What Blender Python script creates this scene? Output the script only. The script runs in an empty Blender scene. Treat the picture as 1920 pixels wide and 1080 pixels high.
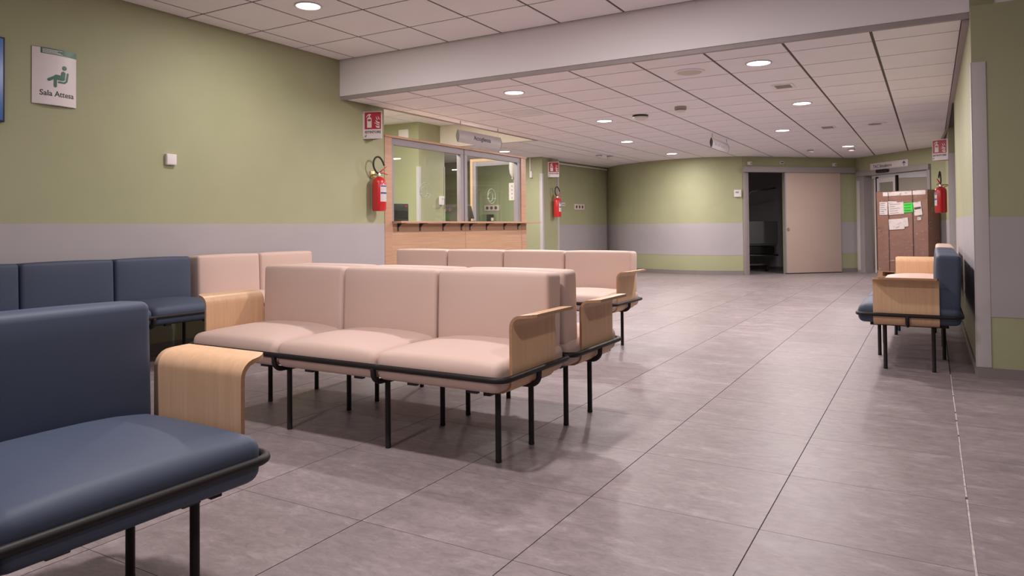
import bpy, bmesh, math, random
from mathutils import Vector, Matrix
random.seed(7)
PI = math.pi
scene = bpy.context.scene
COL = scene.collection

# ---------------------------------------------------------------- camera
CAM_F = 1340.76            # focal length in pixels of the 1920 px frame
cam = bpy.data.cameras.new('camera')
cam.sensor_width = 36.0
cam.lens = CAM_F / 1920 * 36
cam.shift_x = (960 - 966.66) / 1920
cam.shift_y = (402.0 - 540) / 1920
cam.clip_start = 0.05
cam_o = bpy.data.objects.new('camera', cam)
COL.objects.link(cam_o)
yaw, pitch, roll = 0.526176815, 0.0179269495, -0.00915499461
Fv = Vector((-math.sin(yaw) * math.cos(pitch), math.cos(yaw) * math.cos(pitch), math.sin(pitch)))
R0 = Vector((math.cos(yaw), math.sin(yaw), 0))
U0 = R0.cross(Fv)
Rv = R0 * math.cos(roll) + U0 * math.sin(roll)
Uv = -R0 * math.sin(roll) + U0 * math.cos(roll)
cam_o.matrix_world = Matrix(((Rv.x, Uv.x, -Fv.x, 0), (Rv.y, Uv.y, -Fv.y, 0), (Rv.z, Uv.z, -Fv.z, 1.0), (0, 0, 0, 1)))
scene.camera = cam_o

# ---------------------------------------------------------------- world, exposure
w = bpy.data.worlds.new('world')
scene.world = w
w.use_nodes = True
w.node_tree.nodes['Background'].inputs[0].default_value = (0.02, 0.02, 0.022, 1)
w.node_tree.nodes['Background'].inputs[1].default_value = 0.3
scene.view_settings.view_transform = 'Standard'
scene.view_settings.look = 'None'
scene.view_settings.gamma = 1
scene.view_settings.use_curve_mapping = False
scene.view_settings.exposure = 0.33
LAMP_COLOR = (1.0, 0.915, 0.89)
LAMP_W = 35.0
LAMP_HIGH_W = 26.0

# ---------------------------------------------------------------- materials
def mat(name, color, rough=0.5, metal=0.0, spec=0.5, bump=None, var=None, emit=None, coat=0.0):
    """bump=(scale,strength,distance); var=(scale,amount) soft tone variation"""
    m = bpy.data.materials.new(name)
    m.use_nodes = True
    nt = m.node_tree
    b = nt.nodes['Principled BSDF']
    b.inputs['Base Color'].default_value = (*color, 1)
    b.inputs['Roughness'].default_value = rough
    b.inputs['Metallic'].default_value = metal
    b.inputs['Specular IOR Level'].default_value = spec
    b.inputs['Coat Weight'].default_value = coat
    tc = nt.nodes.new('ShaderNodeTexCoord')
    if var:
        n = nt.nodes.new('ShaderNodeTexNoise')
        n.inputs['Scale'].default_value = var[0]
        n.inputs['Detail'].default_value = 4
        nt.links.new(tc.outputs['Object'], n.inputs['Vector'])
        r = nt.nodes.new('ShaderNodeMapRange')
        r.inputs['From Min'].default_value = 0.3
        r.inputs['From Max'].default_value = 0.7
        r.inputs['To Min'].default_value = 1 - var[1]
        r.inputs['To Max'].default_value = 1 + var[1]
        nt.links.new(n.outputs['Fac'], r.inputs['Value'])
        mx = nt.nodes.new('ShaderNodeVectorMath')
        mx.operation = 'SCALE'
        mx.inputs[0].default_value = color
        nt.links.new(r.outputs['Result'], mx.inputs['Scale'])
        nt.links.new(mx.outputs['Vector'], b.inputs['Base Color'])
    if bump:
        n2 = nt.nodes.new('ShaderNodeTexNoise')
        n2.inputs['Scale'].default_value = bump[0]
        n2.inputs['Detail'].default_value = 3
        nt.links.new(tc.outputs['Object'], n2.inputs['Vector'])
        bp = nt.nodes.new('ShaderNodeBump')
        bp.inputs['Strength'].default_value = bump[1]
        bp.inputs['Distance'].default_value = bump[2]
        nt.links.new(n2.outputs['Fac'], bp.inputs['Height'])
        nt.links.new(bp.outputs['Normal'], b.inputs['Normal'])
    if emit:
        b.inputs['Emission Color'].default_value = (*emit[0], 1)
        b.inputs['Emission Strength'].default_value = emit[1]
    return m

def wood(name, c1, c2, scale=(40, 40, 2.0), rough=0.42):
    m = bpy.data.materials.new(name)
    m.use_nodes = True
    nt = m.node_tree
    b = nt.nodes['Principled BSDF']
    b.inputs['Roughness'].default_value = rough
    b.inputs['Specular IOR Level'].default_value = 0.4
    tc = nt.nodes.new('ShaderNodeTexCoord')
    mp = nt.nodes.new('ShaderNodeMapping')
    mp.inputs['Scale'].default_value = scale
    nt.links.new(tc.outputs['Object'], mp.inputs['Vector'])
    n = nt.nodes.new('ShaderNodeTexNoise')
    n.inputs['Scale'].default_value = 1.6
    n.inputs['Detail'].default_value = 6
    n.inputs['Roughness'].default_value = 0.65
    nt.links.new(mp.outputs['Vector'], n.inputs['Vector'])
    cr = nt.nodes.new('ShaderNodeValToRGB')
    cr.color_ramp.elements[0].position = 0.34
    cr.color_ramp.elements[0].color = (*c2, 1)
    cr.color_ramp.elements[1].position = 0.68
    cr.color_ramp.elements[1].color = (*c1, 1)
    nt.links.new(n.outputs['Fac'], cr.inputs['Fac'])
    nt.links.new(cr.outputs['Color'], b.inputs['Base Color'])
    return m

def tile_mat(name):
    m = bpy.data.materials.new(name)
    m.use_nodes = True
    nt = m.node_tree
    b = nt.nodes['Principled BSDF']
    geo = nt.nodes.new('ShaderNodeNewGeometry')
    oi = nt.nodes.new('ShaderNodeObjectInfo')
    off = nt.nodes.new('ShaderNodeVectorMath'); off.operation = 'SCALE'
    off.inputs[0].default_value = (37.0, 53.0, 11.0)
    nt.links.new(oi.outputs['Random'], off.inputs['Scale'])
    add = nt.nodes.new('ShaderNodeVectorMath')
    nt.links.new(geo.outputs['Position'], add.inputs[0])
    nt.links.new(off.outputs['Vector'], add.inputs[1])
    mp = nt.nodes.new('ShaderNodeMapping')
    mp.inputs['Scale'].default_value = (1.0, 2.1, 1.0)
    nt.links.new(add.outputs['Vector'], mp.inputs['Vector'])
    n = nt.nodes.new('ShaderNodeTexNoise')
    n.inputs['Scale'].default_value = 4.2; n.inputs['Detail'].default_value = 10; n.inputs['Roughness'].default_value = 0.72
    n.inputs['Distortion'].default_value = 0.25
    nt.links.new(mp.outputs['Vector'], n.inputs['Vector'])
    cr = nt.nodes.new('ShaderNodeValToRGB')
    e = cr.color_ramp.elements
    e[0].position = 0.30; e[0].color = (0.213, 0.175, 0.181, 1)
    e[1].position = 0.72; e[1].color = (0.350, 0.298, 0.305, 1)
    x = e.new(0.52); x.color = (0.251, 0.208, 0.215, 1)
    x = e.new(0.60); x.color = (0.288, 0.241, 0.249, 1)
    nt.links.new(n.outputs['Fac'], cr.inputs['Fac'])
    fine = nt.nodes.new('ShaderNodeTexNoise'); fine.inputs['Scale'].default_value = 17; fine.inputs['Detail'].default_value = 8
    fine.inputs['Roughness'].default_value = 0.75; fine.inputs['Distortion'].default_value = 0.8
    nt.links.new(mp.outputs['Vector'], fine.inputs['Vector'])
    fr_ = nt.nodes.new('ShaderNodeMapRange')
    fr_.inputs['From Min'].default_value = 0.35; fr_.inputs['From Max'].default_value = 0.66
    fr_.inputs['To Min'].default_value = 0.83; fr_.inputs['To Max'].default_value = 1.22
    nt.links.new(fine.outputs['Fac'], fr_.inputs['Value'])
    tone = nt.nodes.new('ShaderNodeMapRange')
    tone.inputs['To Min'].default_value = 0.95; tone.inputs['To Max'].default_value = 1.05
    nt.links.new(oi.outputs['Random'], tone.inputs['Value'])
    sc = nt.nodes.new('ShaderNodeVectorMath'); sc.operation = 'SCALE'
    nt.links.new(cr.outputs['Color'], sc.inputs[0])
    tm2 = nt.nodes.new('ShaderNodeMath'); tm2.operation = 'MULTIPLY'
    nt.links.new(tone.outputs['Result'], tm2.inputs[0]); nt.links.new(fr_.outputs['Result'], tm2.inputs[1])
    nt.links.new(tm2.outputs[0], sc.inputs['Scale'])
    nt.links.new(sc.outputs['Vector'], b.inputs['Base Color'])
    rr = nt.nodes.new('ShaderNodeMapRange')
    rr.inputs['From Min'].default_value = 0.3; rr.inputs['From Max'].default_value = 0.7
    rr.inputs['To Min'].default_value = 0.36; rr.inputs['To Max'].default_value = 0.50
    nt.links.new(n.outputs['Fac'], rr.inputs['Value'])
    nt.links.new(rr.outputs['Result'], b.inputs['Roughness'])
    b.inputs['Specular IOR Level'].default_value = 0.28
    bp = nt.nodes.new('ShaderNodeBump')
    bp.inputs['Strength'].default_value = 0.12; bp.inputs['Distance'].default_value = 0.002
    nt.links.new(n.outputs['Fac'], bp.inputs['Height'])
    nt.links.new(bp.outputs['Normal'], b.inputs['Normal'])
    return m

def glass_mat(name, tint=(0.93, 0.97, 0.95), rough=0.0, bump=None, ior=1.45, refl=1.0):
    m = bpy.data.materials.new(name)
    m.use_nodes = True
    nt = m.node_tree
    nt.nodes.clear()
    out = nt.nodes.new('ShaderNodeOutputMaterial')
    mix = nt.nodes.new('ShaderNodeMixShader')
    tr = nt.nodes.new('ShaderNodeBsdfTransparent'); tr.inputs[0].default_value = (*tint, 1)
    gl = nt.nodes.new('ShaderNodeBsdfGlossy'); gl.inputs['Roughness'].default_value = rough
    fr = nt.nodes.new('ShaderNodeFresnel'); fr.inputs['IOR'].default_value = ior
    mul = nt.nodes.new('ShaderNodeMath'); mul.operation = 'MULTIPLY'; mul.inputs[1].default_value = refl
    geo = nt.nodes.new('ShaderNodeNewGeometry')
    inv = nt.nodes.new('ShaderNodeMath'); inv.operation = 'SUBTRACT'; inv.inputs[0].default_value = 1.0
    nt.links.new(geo.outputs['Backfacing'], inv.inputs[1])
    m2 = nt.nodes.new('ShaderNodeMath'); m2.operation = 'MULTIPLY'; m2.use_clamp = True
    nt.links.new(fr.outputs[0], mul.inputs[0])
    nt.links.new(mul.outputs[0], m2.inputs[0]); nt.links.new(inv.outputs[0], m2.inputs[1])
    nt.links.new(m2.outputs[0], mix.inputs[0])
    nt.links.new(tr.outputs[0], mix.inputs[1]); nt.links.new(gl.outputs[0], mix.inputs[2])
    nt.links.new(mix.outputs[0], out.inputs[0])
    if bump:
        tc = nt.nodes.new('ShaderNodeTexCoord')
        n = nt.nodes.new('ShaderNodeTexNoise'); n.inputs['Scale'].default_value = bump[0]; n.inputs['Detail'].default_value = 5
        n.inputs['Distortion'].default_value = 1.5
        nt.links.new(tc.outputs['Object'], n.inputs['Vector'])
        bp = nt.nodes.new('ShaderNodeBump'); bp.inputs['Strength'].default_value = bump[1]; bp.inputs['Distance'].default_value = bump[2]
        nt.links.new(n.outputs['Fac'], bp.inputs['Height'])
        nt.links.new(bp.outputs['Normal'], gl.inputs['Normal'])
        nt.links.new(bp.outputs['Normal'], fr.inputs['Normal'])
    return m

M = {}
M['green'] = mat('green_wallcovering', (0.360, 0.368, 0.222), 0.62, bump=(260, 0.25, 0.001), var=(3.0, 0.03))
M['grey'] = mat('grey_wall_sheet', (0.400, 0.370, 0.385), 0.55, bump=(300, 0.2, 0.001), var=(4.0, 0.02))
M['white_paint'] = mat('white_paint', (0.86, 0.83, 0.86), 0.6, bump=(120, 0.1, 0.001))
M['cream'] = mat('cream_plaster', (0.72, 0.66, 0.58), 0.7, bump=(120, 0.1, 0.001))
M['ceil'] = mat('mineral_ceiling_tile', (0.91, 0.885, 0.93), 0.85, bump=(420, 0.25, 0.001), var=(2.0, 0.02))
M['ceil_grid'] = mat('ceiling_grid_shadow', (0.115, 0.085, 0.085), 0.8, var=(3, 0.05))
M['tile'] = tile_mat('concrete_look_porcelain')
M['grout'] = mat('dark_grout', (0.105, 0.088, 0.09), 0.9, var=(20, 0.1))
M['grout_pale'] = mat('pale_grout', (0.50, 0.45, 0.44), 0.9, var=(30, 0.25))
M['skirt'] = mat('porcelain_skirting', (0.225, 0.195, 0.195), 0.5, var=(4, 0.06))
M['pink'] = mat('dusty_pink_leatherette', (0.605, 0.448, 0.392), 0.6, spec=0.35, bump=(500, 0.12, 0.0005), var=(2.5, 0.02))
M['blue'] = mat('navy_blue_leatherette', (0.052, 0.069, 0.115), 0.58, spec=0.4, bump=(500, 0.12, 0.0005), var=(2.5, 0.03))
M['black'] = mat('black_powder_coat', (0.019, 0.0155, 0.0165), 0.5, spec=0.25, bump=(300, 0.1, 0.0005))
M['plastic_black'] = mat('black_plastic', (0.016, 0.016, 0.017), 0.35, var=(8, 0.05))
M['beech'] = wood('pale_beech_plywood', (0.69, 0.455, 0.285), (0.615, 0.385, 0.232), scale=(34, 34, 1.5))
M['beech_edge'] = wood('plywood_edge', (0.44, 0.25, 0.14), (0.36, 0.20, 0.11), scale=(5, 60, 60))
M['oak'] = wood('oak_veneer', (0.545, 0.335, 0.215), (0.455, 0.270, 0.170), scale=(3, 1.2, 34))
M['oak_v'] = wood('oak_veneer_upright', (0.545, 0.325, 0.215), (0.465, 0.270, 0.175), scale=(26, 1.2, 26))
M['alu'] = mat('grey_aluminium', (0.30, 0.275, 0.30), 0.5, metal=0.1, var=(5, 0.03))
M['white_plastic'] = mat('white_plastic', (0.74, 0.70, 0.69), 0.4, var=(6, 0.02))
M['rail_grey'] = mat('grey_door_rail', (0.30, 0.27, 0.275), 0.5, var=(5, 0.03))
M['guard'] = mat('pale_grey_corner_guard', (0.50, 0.47, 0.475), 0.42, var=(4, 0.02))
M['red'] = mat('extinguisher_red', (0.52, 0.018, 0.022), 0.28, coat=0.4, var=(5, 0.03))
M['sign_red'] = mat('sign_red', (0.43, 0.022, 0.045), 0.4, var=(6, 0.02))
M['sign_white'] = mat('sign_white', (0.74, 0.68, 0.69), 0.4, var=(6, 0.02))
M['sign_grey'] = mat('sign_silver', (0.52, 0.485, 0.50), 0.4, metal=0.15, var=(6, 0.02))
M['sign_dark'] = mat('sign_end_cap', (0.075, 0.062, 0.064), 0.5, var=(6, 0.05))
M['ink'] = mat('dark_print', (0.055, 0.05, 0.055), 0.6, var=(9, 0.02))
M['ink_pale'] = mat('faint_print', (0.30, 0.27, 0.28), 0.6, var=(9, 0.02))
M['sign_green'] = mat('sign_green', (0.038, 0.135, 0.092), 0.4, var=(6, 0.04))
M['blue_print'] = mat('blue_print', (0.05, 0.08, 0.24), 0.5, var=(9, 0.02))
M['chrome'] = mat('bright_metal', (0.72, 0.68, 0.62), 0.22, metal=1.0, var=(5, 0.02))
M['brass'] = mat('brass_fitting', (0.55, 0.42, 0.2), 0.3, metal=1.0, var=(5, 0.02))
M['rubber'] = mat('black_rubber', (0.02, 0.018, 0.018), 0.55, var=(5, 0.05))
M['door_skin'] = mat('beige_laminate', (0.50, 0.385, 0.335), 0.45, var=(1.2, 0.03))
M['card'] = mat('brown_cardboard', (0.27, 0.145, 0.105), 0.75, var=(3, 0.08))
M['card_dark'] = mat('strap_brown', (0.07, 0.045, 0.04), 0.5, var=(5, 0.05))
M['paper'] = mat('white_paper', (0.72, 0.66, 0.66), 0.7, var=(8, 0.03))
M['neon'] = mat('neon_green_paper', (0.03, 0.78, 0.05), 0.6, var=(8, 0.02))
M['pallet'] = wood('pallet_wood', (0.46, 0.27, 0.16), (0.35, 0.19, 0.11), scale=(3, 20, 20), rough=0.7)
def film_mat(name):
    m = bpy.data.materials.new(name); m.use_nodes = True
    nt = m.node_tree; nt.nodes.clear()
    out = nt.nodes.new('ShaderNodeOutputMaterial'); mix = nt.nodes.new('ShaderNodeMixShader')
    tr = nt.nodes.new('ShaderNodeBsdfTransparent'); tr.inputs[0].default_value = (0.95, 0.93, 0.92, 1)
    gl = nt.nodes.new('ShaderNodeBsdfGlossy'); gl.inputs['Roughness'].default_value = 0.12
    tc = nt.nodes.new('ShaderNodeTexCoord'); mp = nt.nodes.new('ShaderNodeMapping'); mp.inputs['Scale'].default_value = (1.0, 1.0, 2.6)
    mp.inputs['Rotation'].default_value = (0.0, 0.25, 0.0)
    nt.links.new(tc.outputs['Object'], mp.inputs['Vector'])
    n = nt.nodes.new('ShaderNodeTexNoise'); n.inputs['Scale'].default_value = 8; n.inputs['Detail'].default_value = 7; n.inputs['Distortion'].default_value = 1.2
    n.inputs['Roughness'].default_value = 0.62
    nt.links.new(mp.outputs['Vector'], n.inputs['Vector'])
    bp = nt.nodes.new('ShaderNodeBump'); bp.inputs['Strength'].default_value = 0.9; bp.inputs['Distance'].default_value = 0.05
    nt.links.new(n.outputs['Fac'], bp.inputs['Height']); nt.links.new(bp.outputs['Normal'], gl.inputs['Normal'])
    mk = nt.nodes.new('ShaderNodeMapRange')                       # sparse glints put in by mask: gloss raised on the noise peaks
    mk.inputs['From Min'].default_value = 0.56; mk.inputs['From Max'].default_value = 0.66
    mk.inputs['To Min'].default_value = 0.035; mk.inputs['To Max'].default_value = 0.55
    nt.links.new(n.outputs['Fac'], mk.inputs['Value'])
    nt.links.new(mk.outputs['Result'], mix.inputs[0])
    nt.links.new(tr.outputs[0], mix.inputs[1]); nt.links.new(gl.outputs[0], mix.inputs[2]); nt.links.new(mix.outputs[0], out.inputs[0])
    return m
M['wrap'] = film_mat('stretch_wrap_film')
M['glass'] = glass_mat('clear_glass', (0.94, 0.965, 0.945), 0.0, ior=1.52, refl=1.3)
M['acrylic'] = glass_mat('clear_acrylic_edge', (0.88, 0.94, 0.90), 0.05, ior=1.6, refl=2.5)
M['edge_highlight'] = mat('glass_edge_highlight', (0.33, 0.39, 0.32), 0.12, var=(20, 0.2))  # opaque pale tone painted in place of highlights on the clear rings
M['screen'] = mat('dark_screen_glass', (0.012, 0.014, 0.018), 0.12, var=(3, 0.05))
M['screen_blue'] = mat('lit_blue_screen', (0.02, 0.05, 0.12), 0.2, emit=((0.02, 0.08, 0.28), 0.35), var=(3, 0.05))
M['dark_room'] = mat('unlit_room_paint', (0.62, 0.57, 0.60), 0.8, var=(2, 0.05))
M['beige_wall'] = mat('beige_wall', (0.50, 0.415, 0.355), 0.7, var=(2, 0.03))
M['bed_grey'] = mat('bed_grey', (0.10, 0.10, 0.105), 0.5, var=(6, 0.04))
M['mattress'] = mat('mattress_cover', (0.14, 0.135, 0.135), 0.7, var=(6, 0.04))
M['green_lamp'] = mat('green_indicator_lamp', (0.02, 0.5, 0.2), 0.4, emit=((0.05, 0.9, 0.45), 1.0), var=(6, 0.02))
M['diffuser'] = mat('lit_diffuser', (0.9, 0.88, 0.86), 0.5, emit=((1.0, 0.93, 0.91), 6.0), var=(6, 0.01))
M['socket'] = mat('ivory_socket_plate', (0.68, 0.575, 0.55), 0.4, var=(6, 0.02))
M['brown_hole'] = mat('brown_socket_insert', (0.13, 0.075, 0.05), 0.5, var=(6, 0.05))
M['vent'] = mat('grey_vent', (0.36, 0.32, 0.32), 0.6, var=(6, 0.03))
M['off_white'] = mat('ivory_plastic', (0.60, 0.53, 0.48), 0.5, var=(6, 0.02))

# ---------------------------------------------------------------- mesh helpers
def tri_ok(bm):
    bmesh.ops.recalc_face_normals(bm, faces=bm.faces)

def mesh_of(bm, name, m, smooth=None):
    tri_ok(bm)
    me = bpy.data.meshes.new(name)
    bm.to_mesh(me); bm.free()
    ms = m if isinstance(m, (list, tuple)) else [m]
    for k in ms: me.materials.append(M[k])
    if smooth:
        for p in me.polygons: p.use_smooth = True
        if smooth is not True:
            me.set_sharp_from_angle(angle=math.radians(smooth))
    return me

def obj(name, me, parent=None, loc=(0, 0, 0), rot=(0, 0, 0), label=None, cat=None, group=None, kind=None):
    o = bpy.data.objects.new(name, me)
    COL.objects.link(o)
    o.location = loc; o.rotation_euler = rot
    if parent: o.parent = parent
    if label: o['label'] = label
    if cat: o['category'] = cat
    if group: o['group'] = group
    if kind: o['kind'] = kind
    return o

def thing(name, label, cat, loc=(0, 0, 0), rz=0, group=None, kind=None):
    return obj(name, None, None, loc, (0, 0, rz), label, cat, group, kind)

def box(bm, x0, x1, y0, y1, z0, z1, mi=0, bevel=0):
    v = [bm.verts.new(p) for p in ((x0,y0,z0),(x1,y0,z0),(x1,y1,z0),(x0,y1,z0),(x0,y0,z1),(x1,y0,z1),(x1,y1,z1),(x0,y1,z1))]
    fs = [bm.faces.new([v[i] for i in q]) for q in ((0,3,2,1),(4,5,6,7),(0,1,5,4),(1,2,6,5),(2,3,7,6),(3,0,4,7))]
    for f in fs: f.material_index = mi
    if bevel:
        es = list({e for f in fs for e in f.edges})
        bmesh.ops.bevel(bm, geom=es, offset=bevel, segments=2, profile=0.7, affect='EDGES')
    return fs

def bxm(name, m, x0, x1, y0, y1, z0, z1, bevel=0):
    bm = bmesh.new(); box(bm, x0, x1, y0, y1, z0, z1, 0, bevel)
    return mesh_of(bm, name, m, 40 if bevel else None)

def tube(bm, pts, r, seg=10, closed=False, caps=True, flat=1.0):
    pts = [Vector(p) for p in pts]; n = len(pts); rings = []
    prev = None
    for i, p in enumerate(pts):
        a = pts[(i - 1) % n] if (closed or i > 0) else p
        b = pts[(i + 1) % n] if (closed or i < n - 1) else p
        t = (b - a).normalized()
        if prev is None:
            ref = Vector((0, 0, 1)) if abs(t.z) < 0.9 else Vector((1, 0, 0))
            u = t.cross(ref).normalized()
        else:
            u = (prev - t * prev.dot(t))
            u = u.normalized() if u.length > 1e-6 else t.orthogonal().normalized()
        prev = u
        v = t.cross(u)
        rr = r[i] if isinstance(r, (list, tuple)) else r
        rings.append([bm.verts.new(p + (u * math.cos(2*PI*k/seg) + v * math.sin(2*PI*k/seg) * flat) * rr) for k in range(seg)])
    m = n if closed else n - 1
    for i in range(m):
        A, B = rings[i], rings[(i + 1) % n]
        for k in range(seg):
            bm.faces.new((A[k], A[(k+1) % seg], B[(k+1) % seg], B[k]))
    if caps and not closed:
        bm.faces.new(rings[0]); bm.faces.new(rings[-1][::-1])

def lathe(bm, prof, seg=20, c=(0, 0, 0), axis='z', mi=0, caps=True):
    rings = []
    for r, h in prof:
        ring = []
        if r < 1e-6:
            ring = [bm.verts.new(_ax(c, 0, 0, h, axis))]
        else:
            for k in range(seg):
                a = 2*PI*k/seg
                ring.append(bm.verts.new(_ax(c, r*math.cos(a), r*math.sin(a), h, axis)))
        rings.append(ring)
    for A, B in zip(rings, rings[1:]):
        for k in range(seg):
            q = []
            if len(A) == 1 and len(B) == 1: continue
            if len(A) == 1: q = (A[0], B[(k+1) % seg], B[k])
            elif len(B) == 1: q = (A[k], A[(k+1) % seg], B[0])
            else: q = (A[k], A[(k+1) % seg], B[(k+1) % seg], B[k])
            bm.faces.new(q).material_index = mi
    for ring in (rings[0], rings[-1]):
        if caps and len(ring) > 1: bm.faces.new(ring).material_index = mi

def _ax(c, a, b, h, axis):
    if axis == 'z': return (c[0]+a, c[1]+b, c[2]+h)
    if axis == 'y': return (c[0]+a, c[1]+h, c[2]+b)
    return (c[0]+h, c[1]+a, c[2]+b)

def prism(bm, poly, place, t, mi=0):
    """poly in (u,v); place(u,v,d)->3D; thickness t towards d"""
    a = [bm.verts.new(place(u, v, 0)) for u, v in poly]
    b = [bm.verts.new(place(u, v, t)) for u, v in poly]
    fs = [bm.faces.new(a[::-1]), bm.faces.new(b)]
    n = len(poly)
    for i in range(n):
        fs.append(bm.faces.new((a[i], a[(i+1) % n], b[(i+1) % n], b[i])))
    for f in fs: f.material_index = mi
    return fs

def wall_prism(bm, pts, z0, z1, th, mi=0, ends=True):
    """pts: plan polyline; slab of thickness th on the side to the left of travel"""
    n = len(pts); P = [Vector((p[0], p[1])) for p in pts]; O = []
    for i in range(n):
        a = P[max(i-1, 0)]; b = P[min(i+1, n-1)]
        t = (b - a).normalized(); O.append(P[i] + Vector((-t.y, t.x)) * th)
    rows = [[bm.verts.new((q[i].x, q[i].y, z)) for i in range(n)] for q, z in ((P, z0), (P, z1), (O, z1), (O, z0))]
    for r in range(4):
        A, B = rows[r], rows[(r+1) % 4]
        for i in range(n-1):
            bm.faces.new((A[i], A[i+1], B[i+1], B[i])).material_index = mi
    if ends:
        bm.faces.new([rows[r][0] for r in range(4)]).material_index = mi
        bm.faces.new([rows[r][-1] for r in range(4)][::-1]).material_index = mi

def text_mesh(s, width=None, height=None, mkey='ink', depth=0.0006, align='CENTER', space=1.0, bold=0.012):
    cu = bpy.data.curves.new('lettering', 'FONT')
    cu.body = s; cu.extrude = depth; cu.resolution_u = 3; cu.align_x = align; cu.align_y = 'CENTER'; cu.space_character = space; cu.offset = bold
    o = bpy.data.objects.new('lettering', cu); COL.objects.link(o)
    dg = bpy.context.evaluated_depsgraph_get(); dg.update()
    me = bpy.data.meshes.new_from_object(o.evaluated_get(dg))
    bpy.data.objects.remove(o)
    xs = [v.co.x for v in me.vertices]; ys = [v.co.y for v in me.vertices]
    W = max(xs) - min(xs); Ht = max(ys) - min(ys)
    sx = width / W if width else height / Ht
    sy = height / Ht if height else sx
    cx_ = (max(xs) + min(xs)) / 2 if align == 'CENTER' else min(xs)
    cy_ = (max(ys) + min(ys)) / 2
    for v in me.vertices:
        v.co = Vector(((v.co.x - cx_) * sx, -v.co.z, (v.co.y - cy_) * sy))   # text plane: local XZ, facing -Y
    me.materials.clear(); me.materials.append(M[mkey])
    return me

def slice_mesh(me, step_x=None, step_z=None):
    bm = bmesh.new(); bm.from_mesh(me)
    for ax, st in ((0, step_x), (2, step_z)):
        if not st: continue
        lo = min(v.co[ax] for v in bm.verts); hi = max(v.co[ax] for v in bm.verts); p = lo + st
        while p < hi - st*0.3:
            co = [0, 0, 0]; no = [0, 0, 0]; co[ax] = p; no[ax] = 1
            bmesh.ops.bisect_plane(bm, geom=bm.verts[:] + bm.edges[:] + bm.faces[:], plane_co=co, plane_no=no)
            p += st
    bm.to_mesh(me); bm.free()
    return me

def cushion(hx, hy, hz, r, top=0.0, front=0.0, side=0.0, nr=3, ni=6):
    """rounded box centred on the origin with soft bulges"""
    def axis(h):
        a = [-h + r * (1 - math.cos(PI/2 * i / nr)) for i in range(nr)]
        inner = [-(h - r) + 2*(h - r)*i/ni for i in range(ni + 1)]
        b = [-q for q in a[::-1]]
        return a + inner + b
    X, Y, Z = axis(hx), axis(hy), axis(hz)
    bm = bmesh.new(); cache = {}
    def vert(x, y, z):
        k = (round(x, 6), round(y, 6), round(z, 6))
        if k in cache: return cache[k]
        c = Vector((max(-hx+r, min(hx-r, x)), max(-hy+r, min(hy-r, y)), max(-hz+r, min(hz-r, z))))
        d = Vector((x, y, z)) - c
        p = c + d.normalized() * r if d.length > 1e-9 else Vector((x, y, z))
        sx, sy, sz = p.x/hx, p.y/hy, p.z/hz
        q = p.copy()
        fx = max(0, 1 - abs(sx)**3.0); fy = max(0, 1 - abs(sy)**2.5); fz = max(0, 1 - abs(sz)**2.5)
        if sz > 0: q.z += top * fx * fy * sz
        if sy < 0: q.y += front * fx * fz * sy
        q.x += side * fy * fz * sx
        v = bm.verts.new(q); cache[k] = v
        return v
    for A, B, f in ((X, Y, lambda a, b, s: (a, b, s*hz)), (X, Z, lambda a, b, s: (a, s*hy, b)), (Y, Z, lambda a, b, s: (s*hx, a, b))):
        for i in range(len(A)-1):
            for j in range(len(B)-1):
                for s in (-1, 1):
                    q = [vert(*f(A[i], B[j], s)), vert(*f(A[i+1], B[j], s)), vert(*f(A[i+1], B[j+1], s)), vert(*f(A[i], B[j+1], s))]
                    if len(set(q)) == 4:
                        try: bm.faces.new(q)
                        except ValueError: pass
    return bm

# ================================================================ SETTING
ZL, ZH, XL, YB = 2.385, 2.80, -5.44, 5.65      # low ceiling, high ceiling, left wall, beam face
XR = 0.245                                     # right wall
BAND0, BAND1 = 0.395, 1.055

# far curved wall and the straight run with the sliding door
far_pts = [(-6.72, 15.86), (-6.616, 15.754), (-6.30, 15.36), (-6.063, 15.13), (-5.78, 14.96), (-5.475, 14.80), (-5.14, 14.66), (-4.793, 14.55), (-4.5, 14.49),
           (-4.2, 14.46), (-3.87, 14.50), (-3.538, 14.61), (-3.27, 14.735)]
DW0, DW1 = Vector((-3.225, 14.765)), Vector((-1.347, 16.546))
dwd = (DW1 - DW0).normalized()
def dw(s): return DW0 + dwd * s
TW0, TW1 = Vector((-1.347, 16.546)), Vector((0.255, 14.745))
twd = (TW1 - TW0).normalized()
def tw(s): return TW0 + twd * s
T_LEN = (TW1 - TW0).length

# ---- floor
fl = obj('floor', bxm('floor', 'grout', -10.5, 4.0, -3.2, 21.0, -0.06, -0.003), kind='structure',
         label='grey concrete-look porcelain tile floor with thin dark joints')
GX = 0.0019
xs = [XL, -5.305] + [-5.305 + 0.6*i for i in range(1, 9)] + [0.093]
ys = [0.699 + 0.582*i for i in range(0, 23)]
tile_cache = {}
def floor_tile(x0, x1, y0, y1):
    k = (round(x1-x0, 3), round(y1-y0, 3))
    if k not in tile_cache:
        g = 0.0011
        hx, hy = k[0]/2 - GX, k[1]/2 - g
        bm = bmesh.new(); box(bm, -hx, hx, -hy, hy, -0.008, 0.0)
        tile_cache[k] = mesh_of(bm, 'floor_tile', 'tile')
    obj('floor_tile', tile_cache[k], fl, ((x0+x1)/2, (y0+y1)/2, 0))
for i in range(len(xs)-1):
    for j in range(len(ys)-1):
        floor_tile(xs[i], xs[i+1], ys[j], ys[j+1])
for x0, x1 in ((0.093+0.004, 0.693), (0.693, 1.293)):
    for j in range(0, 9):
        floor_tile(x0, x1, ys[j], min(ys[j+1], 5.6))
for j in range(8, 22):
    floor_tile(0.097, 0.32, max(ys[j], 5.6), ys[j+1])
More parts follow.
